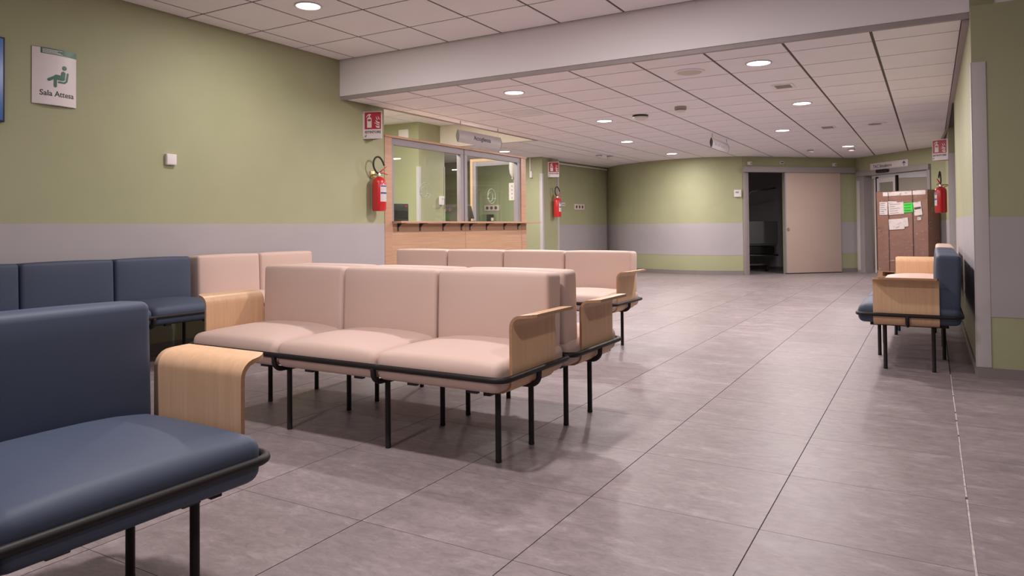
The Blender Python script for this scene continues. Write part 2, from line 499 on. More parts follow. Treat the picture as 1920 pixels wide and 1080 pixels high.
bm = bmesh.new()
for i in range(-2, 12):
    for j in range(23, 37):
        x0 = -7.705 + 0.6*i; y0 = 0.699 + 0.582*(j-1)
        if x0 > 1.5: continue
        box(bm, x0+GX, x0+0.6-GX, y0+0.0014, y0+0.582-0.0014, -0.008, 0)
for i in range(-4, 1):
    for j in range(10, 23):
        x0 = -5.905 + 0.6*i; y0 = 0.699 + 0.582*(j-1)
        box(bm, x0+GX, x0+(0.6 if i < 0 else 0.46)-GX, y0+0.0014, y0+0.582-0.0014, -0.008, 0)
for j in range(-6, 0):
    for i in range(0, 16):
        x0 = -5.305 + 0.6*i; y0 = 0.699 + 0.582*j
        box(bm, x0+GX, x0+0.6-GX, y0+0.0014, y0+0.582-0.0014, -0.008, 0)
obj('distant_floor_tiles', mesh_of(bm, 'distant_floor_tiles', 'tile'), fl, kind='stuff')
bm = bmesh.new()
random.seed(3)
y = 0.7
while y < 5.4:
    L = random.uniform(0.03, 0.22)
    box(bm, 0.0925 - 0.001*random.random(), 0.0975 + 0.001*random.random(), y, y + L, -0.004, 0.0008)
    y += L + random.choice((0, 0, 0.004, 0.03))
obj('grout_line', mesh_of(bm, 'grout_line', 'grout_pale'), fl, label='pale rough grout line')

# ---- high ceiling
ch = obj('ceiling', bxm('ceiling', 'ceil_grid', -5.6, 4.0, -3.2, YB + 0.2, ZH + 0.004, ZH + 0.08), kind='structure',
         label='higher white mineral tile ceiling over the seating area')
ctile = {}
def ceil_tile(parent, x0, x1, y0, y1, z, gap=0.0105):
    k = (round(x1-x0, 3), round(y1-y0, 3))
    if k not in ctile:
        bm = bmesh.new(); box(bm, -k[0]/2+gap, k[0]/2-gap, -k[1]/2+gap*0.8, k[1]/2-gap*0.8, 0, 0.012)
        ctile[k] = mesh_of(bm, 'ceiling_tile', 'ceil')
    obj('ceiling_tile', ctile[k], parent, ((x0+x1)/2, (y0+y1)/2, z))
hx = [XL, -5.22] + [-5.22 + 0.604*i for i in range(1, 15)]
hy = [YB - 0.608*i for i in range(0, 13)][::-1]
for i in range(len(hx)-1):
    for j in range(len(hy)-1):
        ceil_tile(ch, hx[i], hx[i+1], hy[j], hy[j+1] - (0.01 if j == len(hy)-2 else 0), ZH)

# ---- beam between the two ceilings
beam = obj('beam', bxm('beam', 'white_paint', XL, 4.0, YB, YB + 0.16, 2.415, ZH + 0.05), kind='structure',
           label='white painted drop between the high and the low ceiling')
obj('edge_profile', bxm('edge_profile', 'vent', XL, XR, YB + 0.012, YB + 0.05, 2.378, 2.416), beam)

# ---- low ceiling
cl = thing('ceiling', 'lower white mineral tile ceiling beyond the drop', None, kind='structure')
for nm, a in (('ceiling_backing', (-5.42, 4.0, YB + 0.05, 10.02)), ('ceiling_backing', (-10.5, 4.0, 10.02, 21.0))):
    obj(nm, bxm(nm, 'ceil_grid', a[0], a[1], a[2], a[3], ZL + 0.004, ZL + 0.05), cl)
lx = [-5.42, -5.186] + [-5.186 + 0.604*i for i in range(1, 9)] + [0.21]
ly = [YB + 0.045] + [6.04 + 0.583*i for i in range(0, 20)]
def behind_far(x, y):
    if x < -6.6: return y > 15.7
    pts = far_pts + [tuple(DW1)] + [tuple(TW1), (1.5, 14.7)]
    for a, b in zip(pts, pts[1:]):
        if a[0] <= x <= b[0]:
            t = (x - a[0]) / max(b[0]-a[0], 1e-6)
            return y > a[1] + (b[1]-a[1])*t
    return False
for i in range(len(lx)-1):
    for j in range(len(ly)-1):
        x0, x1, y0, y1 = lx[i], lx[i+1], ly[j], ly[j+1]
        if behind_far(x0, y0) and behind_far(x1, y0): continue
        ceil_tile(cl, x0, x1, y0, y1, ZL)
lx2 = [-9.414 + 0.604*i for i in range(0, 7)] + [-5.425]
ly2 = [10.03] + [q for q in ly if q > 10.3]
for i in range(len(lx2)-1):
    for j in range(len(ly2)-1):
        x0, x1, y0, y1 = lx2[i], lx2[i+1], ly2[j], ly2[j+1]
        if y0 > 15.5 or (x1 < -6.9 and y0 > 12.4): continue
        ceil_tile(cl, x0, x1, y0, y1, ZL)
# recess over the reception
obj('recess_face', bxm('recess_face', 'cream', -7.32, -5.40, 10.0, 10.03, ZL - 0.004, 2.80), cl)
obj('recess_lip', bxm('recess_lip', 'cream', -5.425, -5.40, 6.34, 10.0, ZL - 0.004, 2.80), cl)
obj('recess_profile', bxm('recess_profile', 'vent', -5.43, -5.398, 6.34, 10.03, ZL - 0.010, ZL - 0.003), cl)
obj('recess_profile', bxm('recess_profile', 'vent', -7.3, -5.43, 9.992, 10.02, ZL - 0.010, ZL - 0.003), cl)
obj('recess_backing', bxm('recess_backing', 'ceil_grid', -8.7, -5.40, 6.2, 10.03, 2.766, 2.82), cl)
rx = [-8.6, -8.0, -7.4, -6.8, -6.2, -5.6, -5.43]; ry = [6.3, 6.9, 7.5, 8.1, 8.7, 9.3, 10.0]
for i in range(len(rx)-1):
    for j in range(len(ry)-1):
        ceil_tile(cl, rx[i], rx[i+1], ry[j], ry[j+1], 2.76)
# perimeter profile of the low ceiling along the right wall
bm = bmesh.new()
box(bm, XR - 0.038, XR, YB + 0.05, 9.42, ZL - 0.03, ZL + 0.01)
obj('edge_profile', mesh_of(bm, 'edge_profile', 'vent'), cl)
bm = bmesh.new()
wall_prism(bm, [(XR - 0.012, 9.42), (XR - 0.005, 12.2), (0.18, 13.9), (0.10, 14.8)], ZL - 0.014, ZL + 0.006, 0.03)
obj('edge_profile', mesh_of(bm, 'edge_profile', 'vent'), cl)

# ---- walls
def wall(name, label, m, *a):
    return obj(name, bxm(name, m, *a), kind='structure', label=label)
wl = wall('wall_left', 'green upper wall with grey protective band behind the wall benches', 'green', XL - 0.16, XL, -3.2, 6.36, 0, 3.0)
obj('wall_band', bxm('wall_band', 'grey', XL, XL + 0.003, -3.2, 6.36, BAND0, BAND1), wl)
obj('baseboard_left', bxm('baseboard_left', 'skirt', XL, XL + 0.009, -3.2, 6.36, 0, 0.085), kind='structure', label='grey tile baseboard under the green wall behind the benches')
wr = wall('wall_right', 'green and grey wall the row of benches stands against', 'green', XR, XR + 0.14, 5.645, 9.4, 0, 2.5)
obj('wall_band', bxm('wall_band', 'grey', XR - 0.003, XR, 5.60, 9.4, BAND0, BAND1), wr)
obj('baseboard_right', bxm('baseboard_right', 'skirt', XR - 0.009, XR, 5.55, 9.4, 0, 0.075), kind='structure', label='grey tile baseboard behind the benches by the walkway')
wn = wall('wall_near', 'dim green wall with grey band facing the seating area', 'green', XR, 4.0, 5.53, 5.65, 0, 2.42)
obj('wall_band', bxm('wall_band', 'grey', XR + 0.06, 4.0, 5.527, 5.53, BAND0, 1.038), wn)
obj('baseboard_near', bxm('baseboard_near', 'skirt', XR, 4.0, 5.518, 5.53, 0, 0.066), kind='structure', label='grey tile baseboard below the dim green wall')
wst = wall('wall_stub', 'end of green wall carrying the extinguisher beyond the bench', 'green', 0.235, 0.75, 12.1, 14.9, 0, 2.5)
obj('wall_band', bxm('wall_band', 'grey', 0.232, 0.235, 12.1, 14.85, BAND0, BAND1), wst)
wall('wall_side', 'green wall of the side passage', 'green', 1.6, 1.7, 9.4, 14.9, 0, 2.5)
wall('wall_back', 'white wall behind the camera', 'white_paint', -5.6, 4.0, -3.3, -3.2, 0, 3.0)
wall('wall_east', 'green wall at the far side of the seating area', 'green', 4.0, 4.1, -3.3, 5.65, 0, 3.0)

def plan_wall(name, label, pts, th, m, band=True, z1=2.5):
    bm = bmesh.new(); wall_prism(bm, pts, 0, z1, th)
    o = obj(name, mesh_of(bm, name, m, 30), kind='structure', label=label)
    if band:
        bm = bmesh.new(); wall_prism(bm, pts, BAND0, BAND1 - 0.01, -0.003)
        obj('wall_band', mesh_of(bm, 'wall_band', 'grey', 30), o)
    return o
wf = plan_wall('wall_far', 'curved green wall with grey band at the end of the hall', far_pts, 0.12, 'green')
bm = bmesh.new(); wall_prism(bm, far_pts, 0, 0.085, -0.010)
obj('baseboard_far', mesh_of(bm, 'baseboard_far', 'skirt', 30), kind='structure', label='grey tile baseboard along the curved wall')

# wall with the sliding door
def seg_wall(name, label, P, s0, s1, z0, z1, th, m, parent=None, front=0.0):
    bm = bmesh.new(); n = 2
    wall_prism(bm, [tuple(P(s0)), tuple(P(s1))], z0, z1, th)
    return obj(name, mesh_of(bm, name, m), parent, label=label, kind=None if parent else 'structure')
S_OPEN0, S_OPEN1 = 0.06, 0.90
D_LEN = (DW1 - DW0).length
wd = seg_wall('wall_door', 'green wall around the beige sliding door', dw, S_OPEN1 + 0.02, D_LEN, 0, 2.5, 0.12, 'green')
seg_wall('wall_section', None, dw, -0.05, S_OPEN0, 0, 2.5, 0.12, 'green', wd)
seg_wall('wall_section', None, dw, S_OPEN0, S_OPEN1 + 0.02, 2.09, 2.5, 0.12, 'green', wd)
seg_wall('wall_band', None, dw, S_OPEN1 + 0.02, D_LEN, BAND0, BAND1 - 0.01, -0.003, 'grey', wd)
seg_wall('baseboard_door', 'grey tile baseboard beside the sliding door', dw, S_OPEN1 + 0.02, D_LEN, 0, 0.085, -0.010, 'skirt')
# doorway wall at the end of the walkway
wt = seg_wall('wall_doorway', 'green wall around the doorway behind the wrapped pallet', tw, 0.0, 0.05, 0, 2.5, 0.14, 'green')
seg_wall('wall_section', None, tw, 0.05, 2.02, 2.04, 2.5, 0.14, 'green', wt)
seg_wall('wall_section', None, tw, 2.02, T_LEN, 0, 2.5, 0.14, 'green', wt)
seg_wall('wall_band', None, tw, 2.08, T_LEN, BAND0, BAND1, -0.003, 'grey', wt)

# pillar and recess by the reception
wp = wall('wall_pillar', 'green wall end with a pale corner guard beside the reception', 'green', -10.4, -6.62, 12.46, 13.15, 0, 2.5)
fw = [(-6.80, 13.15), (-6.616, 15.80)]
plan_wall('wall_socket', 'shaded green wall carrying a three-hole socket plate', fw, 0.1, 'green')
bm = bmesh.new(); wall_prism(bm, [(-6.77, 13.16), (-6.60, 15.66)], 2.315, 2.345, -0.025)
obj('cable_trunking', mesh_of(bm, 'cable_trunking', 'white_plastic'), label='white cable trunking just under the ceiling beside the curved wall', cat='cable trunking')
obj('trim_1', bxm('trim_1', 'guard', -6.62, -6.60, 13.10, 13.155, 0, 2.37), kind='structure', label='pale vertical edge strip behind the small extinguisher')
def corner_guard(name, label, x, y, wx, wy, z0, z1, t=0.006):
    bm = bmesh.new()
    if wx: box(bm, min(x, x+wx), max(x, x+wx), y - t, y, z0, z1, 0, 0.002)
    if wy: box(bm, x - t if wx > 0 else x, x if wx > 0 else x + t, y - t, y + wy, z0, z1, 0, 0.002)
    return obj(name, mesh_of(bm, name, 'guard', 40), label=label, cat='corner guard')
corner_guard('corner_guard', 'tall pale corner guard on the wall edge beside the dim green wall', XR, 5.53, 0.078, 0.07, 0.068, 2.048)
corner_guard('corner_guard', 'pale corner guard on the wall end under the second extinguisher sign', 0.235, 12.1, 0.12, 0.07, 0.07, 2.015)
corner_guard('corner_guard', 'pale corner guard on the green pillar right of the reception counter', -6.62, 12.46, -0.06, 0.06, 0.07, 2.06)

# rooms behind
wall('wall_reception', 'lit green wall seen through the reception glass', 'green', -8.7, -7.3, 9.4, 10.12, 0, 2.8)
wall('wall_reception', 'green rear wall inside the reception', 'green', -8.7, -8.6, 6.2, 9.4, 0, 2.8)
wall('wall_reception', 'green side wall inside the reception', 'green', -8.7, XL - 0.14, 6.2, 6.34, 0, 2.8)
corner_guard('corner_guard', 'wide pale corner guard inside the reception, seen through the glass', -7.3, 9.4, -0.05, 0.05, 0.0, 2.02)
corner_guard('corner_guard', 'thin pale edge strip inside the reception, beside the small white wall box', -7.3, 10.12, 0.012, 0.0, 0.0, 2.06)
wall('wall_passage', 'end wall of the passage behind the reception', 'green', -10.5, -10.4, 9.4, 13.2, 0, 2.5)
wall('wall_passage', 'side wall of the passage behind the reception', 'green', -10.5, -8.7, 9.3, 9.4, 0, 2.5)
drk = obj('wall_storage', None, kind='structure', label='unlit room behind the sliding door')
obj('wall_section', bxm('wall_section', 'dark_room', -5.6, -1.7, 18.0, 18.1, 0, 2.45), drk)
obj('wall_section', bxm('wall_section', 'dark_room', -1.78, -1.68, 16.35, 19.3, 0, 2.45), drk)
obj('wall_section', bxm('wall_section', 'dark_room', -5.6, -5.5, 15.0, 19.2, 0, 2.45), drk)
tb = obj('wall_simulator', None, kind='structure', label='beige wall seen through the open doorway')
nrm = Vector((-twd.y, twd.x))
obj('wall_section', bxm('wall_section', 'beige_wall', -1.66, 2.6, 18.6, 18.7, 0, 2.05), tb)
obj('wall_section', bxm('wall_section', 'white_paint', -1.66, 2.6, 18.58, 18.7, 2.05, 2.45), tb)
obj('wall_section', bxm('wall_section', 'green', -1.66, -1.58, 16.95, 18.6, 0, 2.45), tb)
obj('wall_section', bxm('wall_section', 'beige_wall', 2.5, 2.6, 14.9, 18.6, 0, 2.45), tb)

# ================================================================ LIGHTS
lamp_me = {}
def downlight(x, y, z, watts, label, r=0.095, group='round recessed ceiling downlights'):
    t = thing('downlight', label, 'ceiling light', (x, y, z), group=group)
    if 'ring' not in lamp_me:
        bm = bmesh.new(); lathe(bm, [(0.096, 0.0), (0.108, -0.001), (0.111, -0.004), (0.104, -0.008), (0.095, -0.007)], 32, caps=False)
        lamp_me['ring'] = mesh_of(bm, 'trim_ring', 'white_plastic', True)
        bm = bmesh.new(); lathe(bm, [(0.0, -0.003), (0.096, -0.003), (0.096, 0.0), (0.0, 0.0)], 32)
        lamp_me['diff'] = mesh_of(bm, 'diffuser', 'diffuser')
    obj('trim_ring', lamp_me['ring'], t)
    obj('diffuser', lamp_me['diff'], t)
    L = bpy.data.lights.new('downlight_lamp', 'AREA')
    L.shape = 'DISK'; L.size = 0.17; L.energy = watts; L.color = LAMP_COLOR
    lo = bpy.data.objects.new('downlight_lamp', L); COL.objects.link(lo)
    lo.parent = t; lo.location = (0, 0, -0.012)
    return t
downlight(-4.31, 4.125, ZH, LAMP_HIGH_W * 0.8, 'lit round downlight in the higher ceiling above the wall benches')
for x, y, lab in ((-3.68, 6.33, 'lit downlight in the low ceiling nearest the drop and the green bench wall'),
                  (-1.25, 6.31, 'largest lit downlight of the low ceiling, nearest the drop on the walkway side'),
                  (-3.68, 8.68, 'lit downlight of the reception-side row, second beyond the drop'),
                  (-1.25, 8.68, 'lit downlight above the walkway, second beyond the drop'),
                  (-4.28, 11.02, 'lit downlight of the reception-side row, third beyond the drop'),
                  (-1.86, 11.02, 'lit downlight above the walkway, third beyond the drop'),
                  (-4.28, 13.36, 'lit downlight close to the curved far wall'),
                  (-1.25, 13.92, 'lit downlight close to the doorway sign'),
                  (-6.70, 11.16, 'lit downlight just above the reception window top')):
    downlight(x, y, ZL, LAMP_W, lab)
for x, y, lab in ((-1.87, 4.125, 'downlight in the higher ceiling above the pink benches'),
                  (-1.87, 1.7, 'downlight in the higher ceiling near the camera'), (-1.87, -0.8, 'downlight in the higher ceiling behind the camera'), (0.57, 1.7, 'downlight in the higher ceiling beside the camera')):
    downlight(x, y, ZH, LAMP_HIGH_W * (0.75 if x > 0 else 1.4 if y < 3 else 1.0), lab)
downlight(-6.5, 8.0, 2.76, LAMP_W*1.7, 'downlight in the recess above the reception desk')
downlight(-6.5, 6.95, 2.76, LAMP_W*1.7, 'unseen second downlight added to brighten the recess above the reception desk')  # extra unseen lamp, added to brighten the recess and the reception interior
tp = Vector((-0.2, 17.3))
downlight(tp.x, tp.y, ZL, LAMP_W * 0.45, 'downlight in the room behind the doorway')

# ================================================================ BENCHES
SW, SD = 0.635, 0.62
bench_me = {}
def cached(key, fn):
    if key not in bench_me: bench_me[key] = fn()
    return bench_me[key]

def rounded_loop(hx, hy, r, z, n=6):
    pts = []
    for cx_, cy_, a0 in ((hx-r, hy-r, 0), (-hx+r, hy-r, 90), (-hx+r, -hy+r, 180), (hx-r, -hy+r, 270)):
        for i in range(n+1):
            a = math.radians(a0 + 90*i/n); pts.append((cx_ + r*math.cos(a), cy_ + r*math.sin(a), z))
    return pts

def arm_mesh(side):
    # bent plywood sheet: runs under the seat, rises, bends outwards to a flat armrest
    prof = [(-0.13, 0.316), (-0.055, 0.316)]
    for i in range(1, 6):
        a = -PI/2 + PI/2*i/5; prof.append((-0.055 + 0.055*math.cos(a), 0.371 + 0.055*math.sin(a)))
    for i in range(1, 5): prof.append((0.0, 0.371 + (0.585-0.371)*i/4))
    for i in range(1, 7):
        a = PI - PI/2*i/6; prof.append((0.046 + 0.046*math.cos(a), 0.585 + 0.046*math.sin(a)))
    for i in range(1, 4): prof.append((0.046 + (0.104-0.046)*i/3, 0.631 + 0.0015*i))
    P = [Vector(p) for p in prof]; n = len(P); T = 0.0065
    yA, yB = -SD/2 + 0.100, -SD/2 + 0.492
    bm = bmesh.new(); sheets = []
    nrms = []
    for i in range(n):
        t = (P[min(i+1, n-1)] - P[max(i-1, 0)]).normalized(); nrms.append(Vector((-t.y, t.x)))
    NY = 8
    for s in (-1, 1):
        g = []
        for i in range(n):
            k = max(0.0, (P[i].x - 0.03) / 0.074)          # the flat armrest narrows and rounds towards its outer edge
            a = yA + 0.040*k**2.2; b = yB - 0.012*k**3
            if P[i].y < 0.36: a += 0.0
            q = P[i] + nrms[i]*T*s
            g.append([bm.verts.new((side*q.x, a + (b-a)*j/NY, q.y)) for j in range(NY+1)])
        sheets.append(g)
    for g in sheets:
        for i in range(n-1):
            for j in range(NY):
                bm.faces.new((g[i][j], g[i][j+1], g[i+1][j+1], g[i+1][j]))
    a, b = sheets
    edge = []
    for i in range(n-1):
        for j in (0, NY):
            edge.append(bm.faces.new((a[i][j], a[i+1][j], b[i+1][j], b[i][j])))
    for i in (0, n-1):
        for j in range(NY):
            edge.append(bm.faces.new((a[i][j], a[i][j+1], b[i][j+1], b[i][j])))
    for f in edge: f.material_index = 1
    bmesh.ops.recalc_face_normals(bm, faces=bm.faces)
    return mesh_of(bm, 'armrest', ('beech', 'beech_edge'), 40)

def bench(colors, arms, loc, rot, label, group=None, inner_leg=True):
    n = len(colors); HX = n*SW/2; z = 0.385; RT = 0.0128
    t = thing('bench', label, 'bench', (loc[0], loc[1], 0), rot, group)
    ext = 0.040 if arms else 0.012
    for i, c in enumerate(colors):
        cx_ = -HX + SW*(i + 0.5)
        wl_, wr_ = (0.014 if (i == 0 and -1 in arms) else 0.0), (0.014 if (i == n-1 and 1 in arms) else 0.0)
        sm = cached(('seat', c, wl_ + wr_), lambda: mesh_of(cushion(SW/2 - 0.001 + (wl_ + wr_)/2, (SD - 0.008)/2, 0.062, 0.040, top=0.036, front=0.0, nr=4, ni=6), 'seat', c, True))
        obj('seat', sm, t, (cx_ + (wr_ - wl_)/2, 0.0, 0.386))
        bk = cached(('back', c), lambda: mesh_of(cushion(SW/2 - 0.0045, 0.073, 0.182, 0.024, top=0.006, front=0.007, side=0.0, nr=4, ni=6), 'backrest', c, True))
        obj('backrest', bk, t, (cx_, SD/2 - 0.076, 0.604), (math.radians(-2.0), 0, 0))
    # tubular frame round the seats
    bm = bmesh.new(); tube(bm, rounded_loop(HX + ext, SD/2, 0.055, z), RT, 10, closed=True)
    obj('rail', mesh_of(bm, 'rail', 'black', True), t)
    bm = bmesh.new()
    for yy in (-0.15, 0.15):
        box(bm, -HX + 0.06, HX - 0.06, yy - 0.016, yy + 0.016, 0.305, 0.323)
    for xx in [-HX + 0.085] + [-HX + SW*k for k in range(1, n)] + [HX - 0.085]:
        box(bm, xx - 0.016, xx + 0.016, -0.235, 0.235, 0.300, 0.318)
    obj('underframe', mesh_of(bm, 'underframe', 'black'), t)
    legm = cached('leg', lambda: leg_mesh())
    for sx in (-1, 1):
        for sy in (-1, 1):
            obj('leg', legm, t, (sx*(HX - 0.085), sy*0.145, 0))
    for k in range(1, n):
        for sy in (-1, 1):
            obj('leg', legm, t, (-HX + SW*k, sy*0.211, 0))
    # curved brackets from the rail to the underframe
    def jm(depth, key):
        def f():
            bm = bmesh.new()
            pts = [(0, 0, z), (0, 0.001, z - 0.022)]
            for i in range(1, 7):
                a = PI/2*i/6; pts.append((0, 0.052*(1 - math.cos(a)), z - 0.028 - 0.045*math.sin(a)))
            pts.append((0, depth, z - 0.075))
            tube(bm, pts, 0.0125, 8)
            return mesh_of(bm, 'bracket', 'black', True)
        return cached(('j', key), f)
    for k in range(1, n):
        obj('bracket', jm(0.13, 'a'), t, (-HX + SW*k, -SD/2, 0))
        obj('bracket', jm(0.13, 'a'), t, (-HX + SW*k, SD/2, 0), (0, 0, PI))
    for sx, on in ((-1, True), (1, True)):
        obj('bracket', jm(0.15, 'b'), t, (sx*(HX + ext), -0.005, 0), (0, 0, -sx*-PI/2))
    clip = cached('clip', lambda: bxm('clip', 'plastic_black', -0.026, 0.026, -0.011, 0.011, 0.303, 0.322, 0.004))
    for k in range(n):
        for dx in (-0.16, 0.16):
            obj('clip', clip, t, (-HX + SW*(k + 0.5) + dx, -SD/2 + 0.085, 0))
    for s in arms:
        am = cached(('arm', s), lambda: arm_mesh(s))
        obj('armrest', am, t, (s*(HX + 0.018), 0, 0))
    return t

def leg_mesh():
    bm = bmesh.new()
    lathe(bm, [(0.0115, 0.0), (0.0135, 0.002), (0.0135, 0.012), (0.0128, 0.014), (0.0128, 0.31)], 14)
    return mesh_of(bm, 'leg', 'black', 40)

G1 = 'pink three-seat benches standing back to back'
bench(['pink']*3, (-1, 1), (-2.475, 2.750), 0, 'pink three-seat bench with two wooden arms facing the camera, mid-room', G1)
bench(['pink']*3, (-1, 1), (-2.475, 3.402), PI, 'pink bench turned away, its back against the front pink bench', G1)
bench(['pink']*4, (1,), (-3.445, 5.515), 0, 'pink four-seat bench in front of the oak reception counter')
ang = math.radians(90.0)
cen = Vector((-1.862, 0.682))
bench(['blue']*2, (1,), cen, ang, 'navy blue bench closest to the camera with one wooden arm')
bench(['blue']*4, (), (-5.055, 2.452), PI/2, 'navy blue bench along the green wall under the waiting room sign')
bench(['pink']*2, (), (-5.055, 4.412), PI/2, 'pink two-seat bench along the green wall beside the blue wall bench')
bench(['blue']*3, (1,), (-0.143, 6.44), -PI/2, 'navy blue bench with wooden end panel against the walkway wall')
bench(['pink']*2, (-1,), (-0.13, 8.145), -PI/2, 'pink bench behind the blue one along the walkway wall')

# ================================================================ RECEPTION
def rec_post(o, nm, m, a): return obj(nm, bxm(nm, m, *a, bevel=0.002), o)
rd = thing('reception_desk', 'oak reception front with glass screen, counter ledge and dark brackets', 'reception desk', (XL, 6.36, 0))
Y0 = 6.36
def L(a): return (a[0]-XL, a[1]-XL, a[2]-Y0, a[3]-Y0, a[4], a[5])
rec_post(rd, 'post', 'oak_v', L((XL-0.10, XL+0.006, 6.362, 6.49, 0, 2.06)))
rec_post(rd, 'post', 'oak_v', L((XL-0.10, XL+0.004, 9.545, 9.69, 0, 2.06)))
rec_post(rd, 'head', 'oak', L((XL-0.11, XL+0.014, 6.362, 9.70, 2.062, 2.088)))
rec_post(rd, 'panel', 'oak', L((XL-0.04, XL, 6.494, 8.015, 0, 1.055)))
rec_post(rd, 'panel', 'oak', L((XL-0.04, XL, 8.021, 9.542, 0, 1.055)))
rec_post(rd, 'counter_top', 'oak', L((XL-0.35, XL+0.135, 6.50, 9.93, 1.060, 1.083)))
bm = bmesh.new()
for (y0, y1, z0, z1) in ((6.492, 9.543, 1.985, 2.06), (6.492, 6.545, 1.083, 1.985), (9.455, 9.543, 1.083, 1.985), (7.93, 8.09, 1.083, 1.985)):
    box(bm, -0.075, -0.012, y0-Y0, y1-Y0, z0, z1, 0, 0.004)
obj('window_frame', mesh_of(bm, 'window_frame', 'alu', 40), rd)
bm = bmesh.new(); box(bm, -0.012, -0.006, 8.008-Y0, 8.012-Y0, 1.083, 2.06)
obj('frame_joint', mesh_of(bm, 'frame_joint', 'sign_dark'), rd)
for y0, y1, py, pz in ((6.545, 7.93, 7.16, 1.46), (8.09, 9.455, 8.72, 1.45)):
    g = obj('glass_pane', bxm('glass_pane', 'glass', -0.048, -0.044, y0-Y0, y1-Y0, 1.083, 1.985), rd)
    bm = bmesh.new()
    tube(bm, [(-0.020, py-Y0 + 0.105*math.cos(a), pz + 0.105*math.sin(a)) for a in [2*PI*k/36 for k in range(36)]], 0.005, 8, closed=True)
    tube(bm, [(-0.040, py-Y0 + 0.065*math.cos(a), pz - 0.01 + 0.065*math.sin(a)) for a in [2*PI*k/30 for k in range(30)]], 0.004, 8, closed=True)
    for yy in (-0.075, 0.075):
        tube(bm, [(-0.044, py-Y0+yy, pz-0.035), (-0.015, py-Y0+yy, pz-0.035)], 0.007, 8)
    obj('speech_disc', mesh_of(bm, 'speech_disc', 'edge_highlight', 40), g)
def bracket_me():
    bm = bmesh.new()
    box(bm, 0.0, 0.006, -0.013, 0.013, -0.095, 0.0)
    box(bm, 0.0, 0.115, -0.013, 0.013, -0.006, 0.0)
    v = [bm.verts.new(p) for p in ((0.006,-0.002,-0.055),(0.006,0.002,-0.055),(0.06,0.002,-0.006),(0.06,-0.002,-0.006),(0.006,-0.002,-0.006),(0.006,0.002,-0.006))]
    for q in ((0,1,2,3),(0,3,4),(1,5,2),(0,4,5,1),(4,3,2,5)): bm.faces.new([v[i] for i in q])
    return mesh_of(bm, 'bracket', 'sign_dark')
bme = bracket_me()
for yy in (6.60, 7.02, 7.50, 7.915, 8.12, 8.54, 9.02, 9.43):
    obj('bracket', bme, rd, (0.0, yy - Y0, 1.060))

# inner window at the end of the reception
iw = thing('partition_window', 'inner oak and aluminium framed glass screen seen through the reception window', 'window', (-6.41, 9.60, 0))
W = 0.86
rec_post(iw, 'panel', 'oak', (0, W, 0, 0.05, 0, 1.06))
bm = bmesh.new()
for a in ((0, 0.045, 1.06, 2.10), (0.045, W, 2.055, 2.10)):
    box(bm, a[0], a[1], -0.01, 0.06, a[2], a[3], 0, 0.002)
obj('surround', mesh_of(bm, 'surround', 'beech', 40), iw)
bm = bmesh.new()
for a in ((0.045, 0.105, 1.06, 2.055), (W-0.06, W, 1.06, 2.055), (0.105, W-0.06, 1.98, 2.055)):
    box(bm, a[0], a[1], -0.005, 0.05, a[2], a[3], 0, 0.003)
obj('window_frame', mesh_of(bm, 'window_frame', 'alu', 40), iw)
obj('glass_pane', bxm('glass_pane', 'glass', 0.105, W-0.06, 0.02, 0.024, 1.06, 1.98), iw)

# things behind the glass
pc = thing('desk_printer', 'black box-shaped printer with small red label behind the reception glass', 'printer', (-5.60, 6.72, 1.083))
obj('case', bxm('case', 'plastic_black', -0.10, 0.10, -0.11, 0.155, 0, 0.215, 0.01), pc)
obj('front_cover', bxm('front_cover', 'screen', 0.098, 0.104, -0.10, 0.145, 0.01, 0.135, 0.002), pc)
obj('red_label', bxm('red_label', 'sign_red', 0.100, 0.106, 0.075, 0.125, 0.175, 0.195), pc, label='small red label')
mon = thing('monitor', 'dark flat monitor standing side-on behind the second glass pane', 'monitor', (-5.76, 8.66, 1.083), math.radians(112))
obj('screen', bxm('screen', 'plastic_black', -0.17, 0.17, -0.012, 0.012, 0.05, 0.24, 0.004), mon, rot=(math.radians(-14), 0, 0))
obj('stand', bxm('stand', 'plastic_black', -0.025, 0.025, 0.02, 0.05, 0, 0.14, 0.004), mon)
obj('stand_foot', bxm('stand_foot', 'plastic_black', -0.09, 0.09, -0.06, 0.09, 0, 0.012, 0.004), mon)
cr_ = thing('card_terminal', 'small black card terminal with clear guard on the reception desk', 'card terminal', (-5.62, 8.93, 1.083), math.radians(70))
obj('body', bxm('body', 'plastic_black', -0.03, 0.03, -0.05, 0.05, 0.0, 0.11, 0.006), cr_)
obj('keypad', bxm('keypad', 'off_white', -0.022, 0.022, -0.053, -0.049, 0.015, 0.06, 0.001), cr_)
bm = bmesh.new(); prism(bm, [(-0.16, 0), (0.16, 0), (0.16, 0.07), (0.13, 0.11), (-0.13, 0.11), (-0.16, 0.07)], lambda a, b, d: (a, 0.06 + d, b), 0.003)
obj('guard', mesh_of(bm, 'guard', 'acrylic'), cr_)
t = thing('wall_box', 'small white wall box on the green wall edge inside the reception', 'wall box', (-7.3, 10.0, 1.47))
obj('cover', bxm('cover', 'white_plastic', 0, 0.045, -0.05, 0.05, -0.075, 0.075, 0.006), t)
obj('button', bxm('button', 'sign_grey', 0.044, 0.049, -0.02, 0.02, 0.02, 0.045, 0.001), t)
t = thing('wall_box', 'white box high on the green wall above the reception window', 'wall box', (-7.60, 9.4, 2.56))
obj('cover', bxm('cover', 'white_plastic', -0.10, 0.10, -0.03, 0, -0.09, 0.09, 0.008), t)
obj('lens', bxm('lens', 'off_white', -0.015, 0.015, -0.034, -0.029, -0.06, -0.04, 0.002), t)
t = thing('soap_dispenser', 'white rounded dispenser hung beside the inner window frame', 'dispenser', (-5.60, 9.58, 1.76))
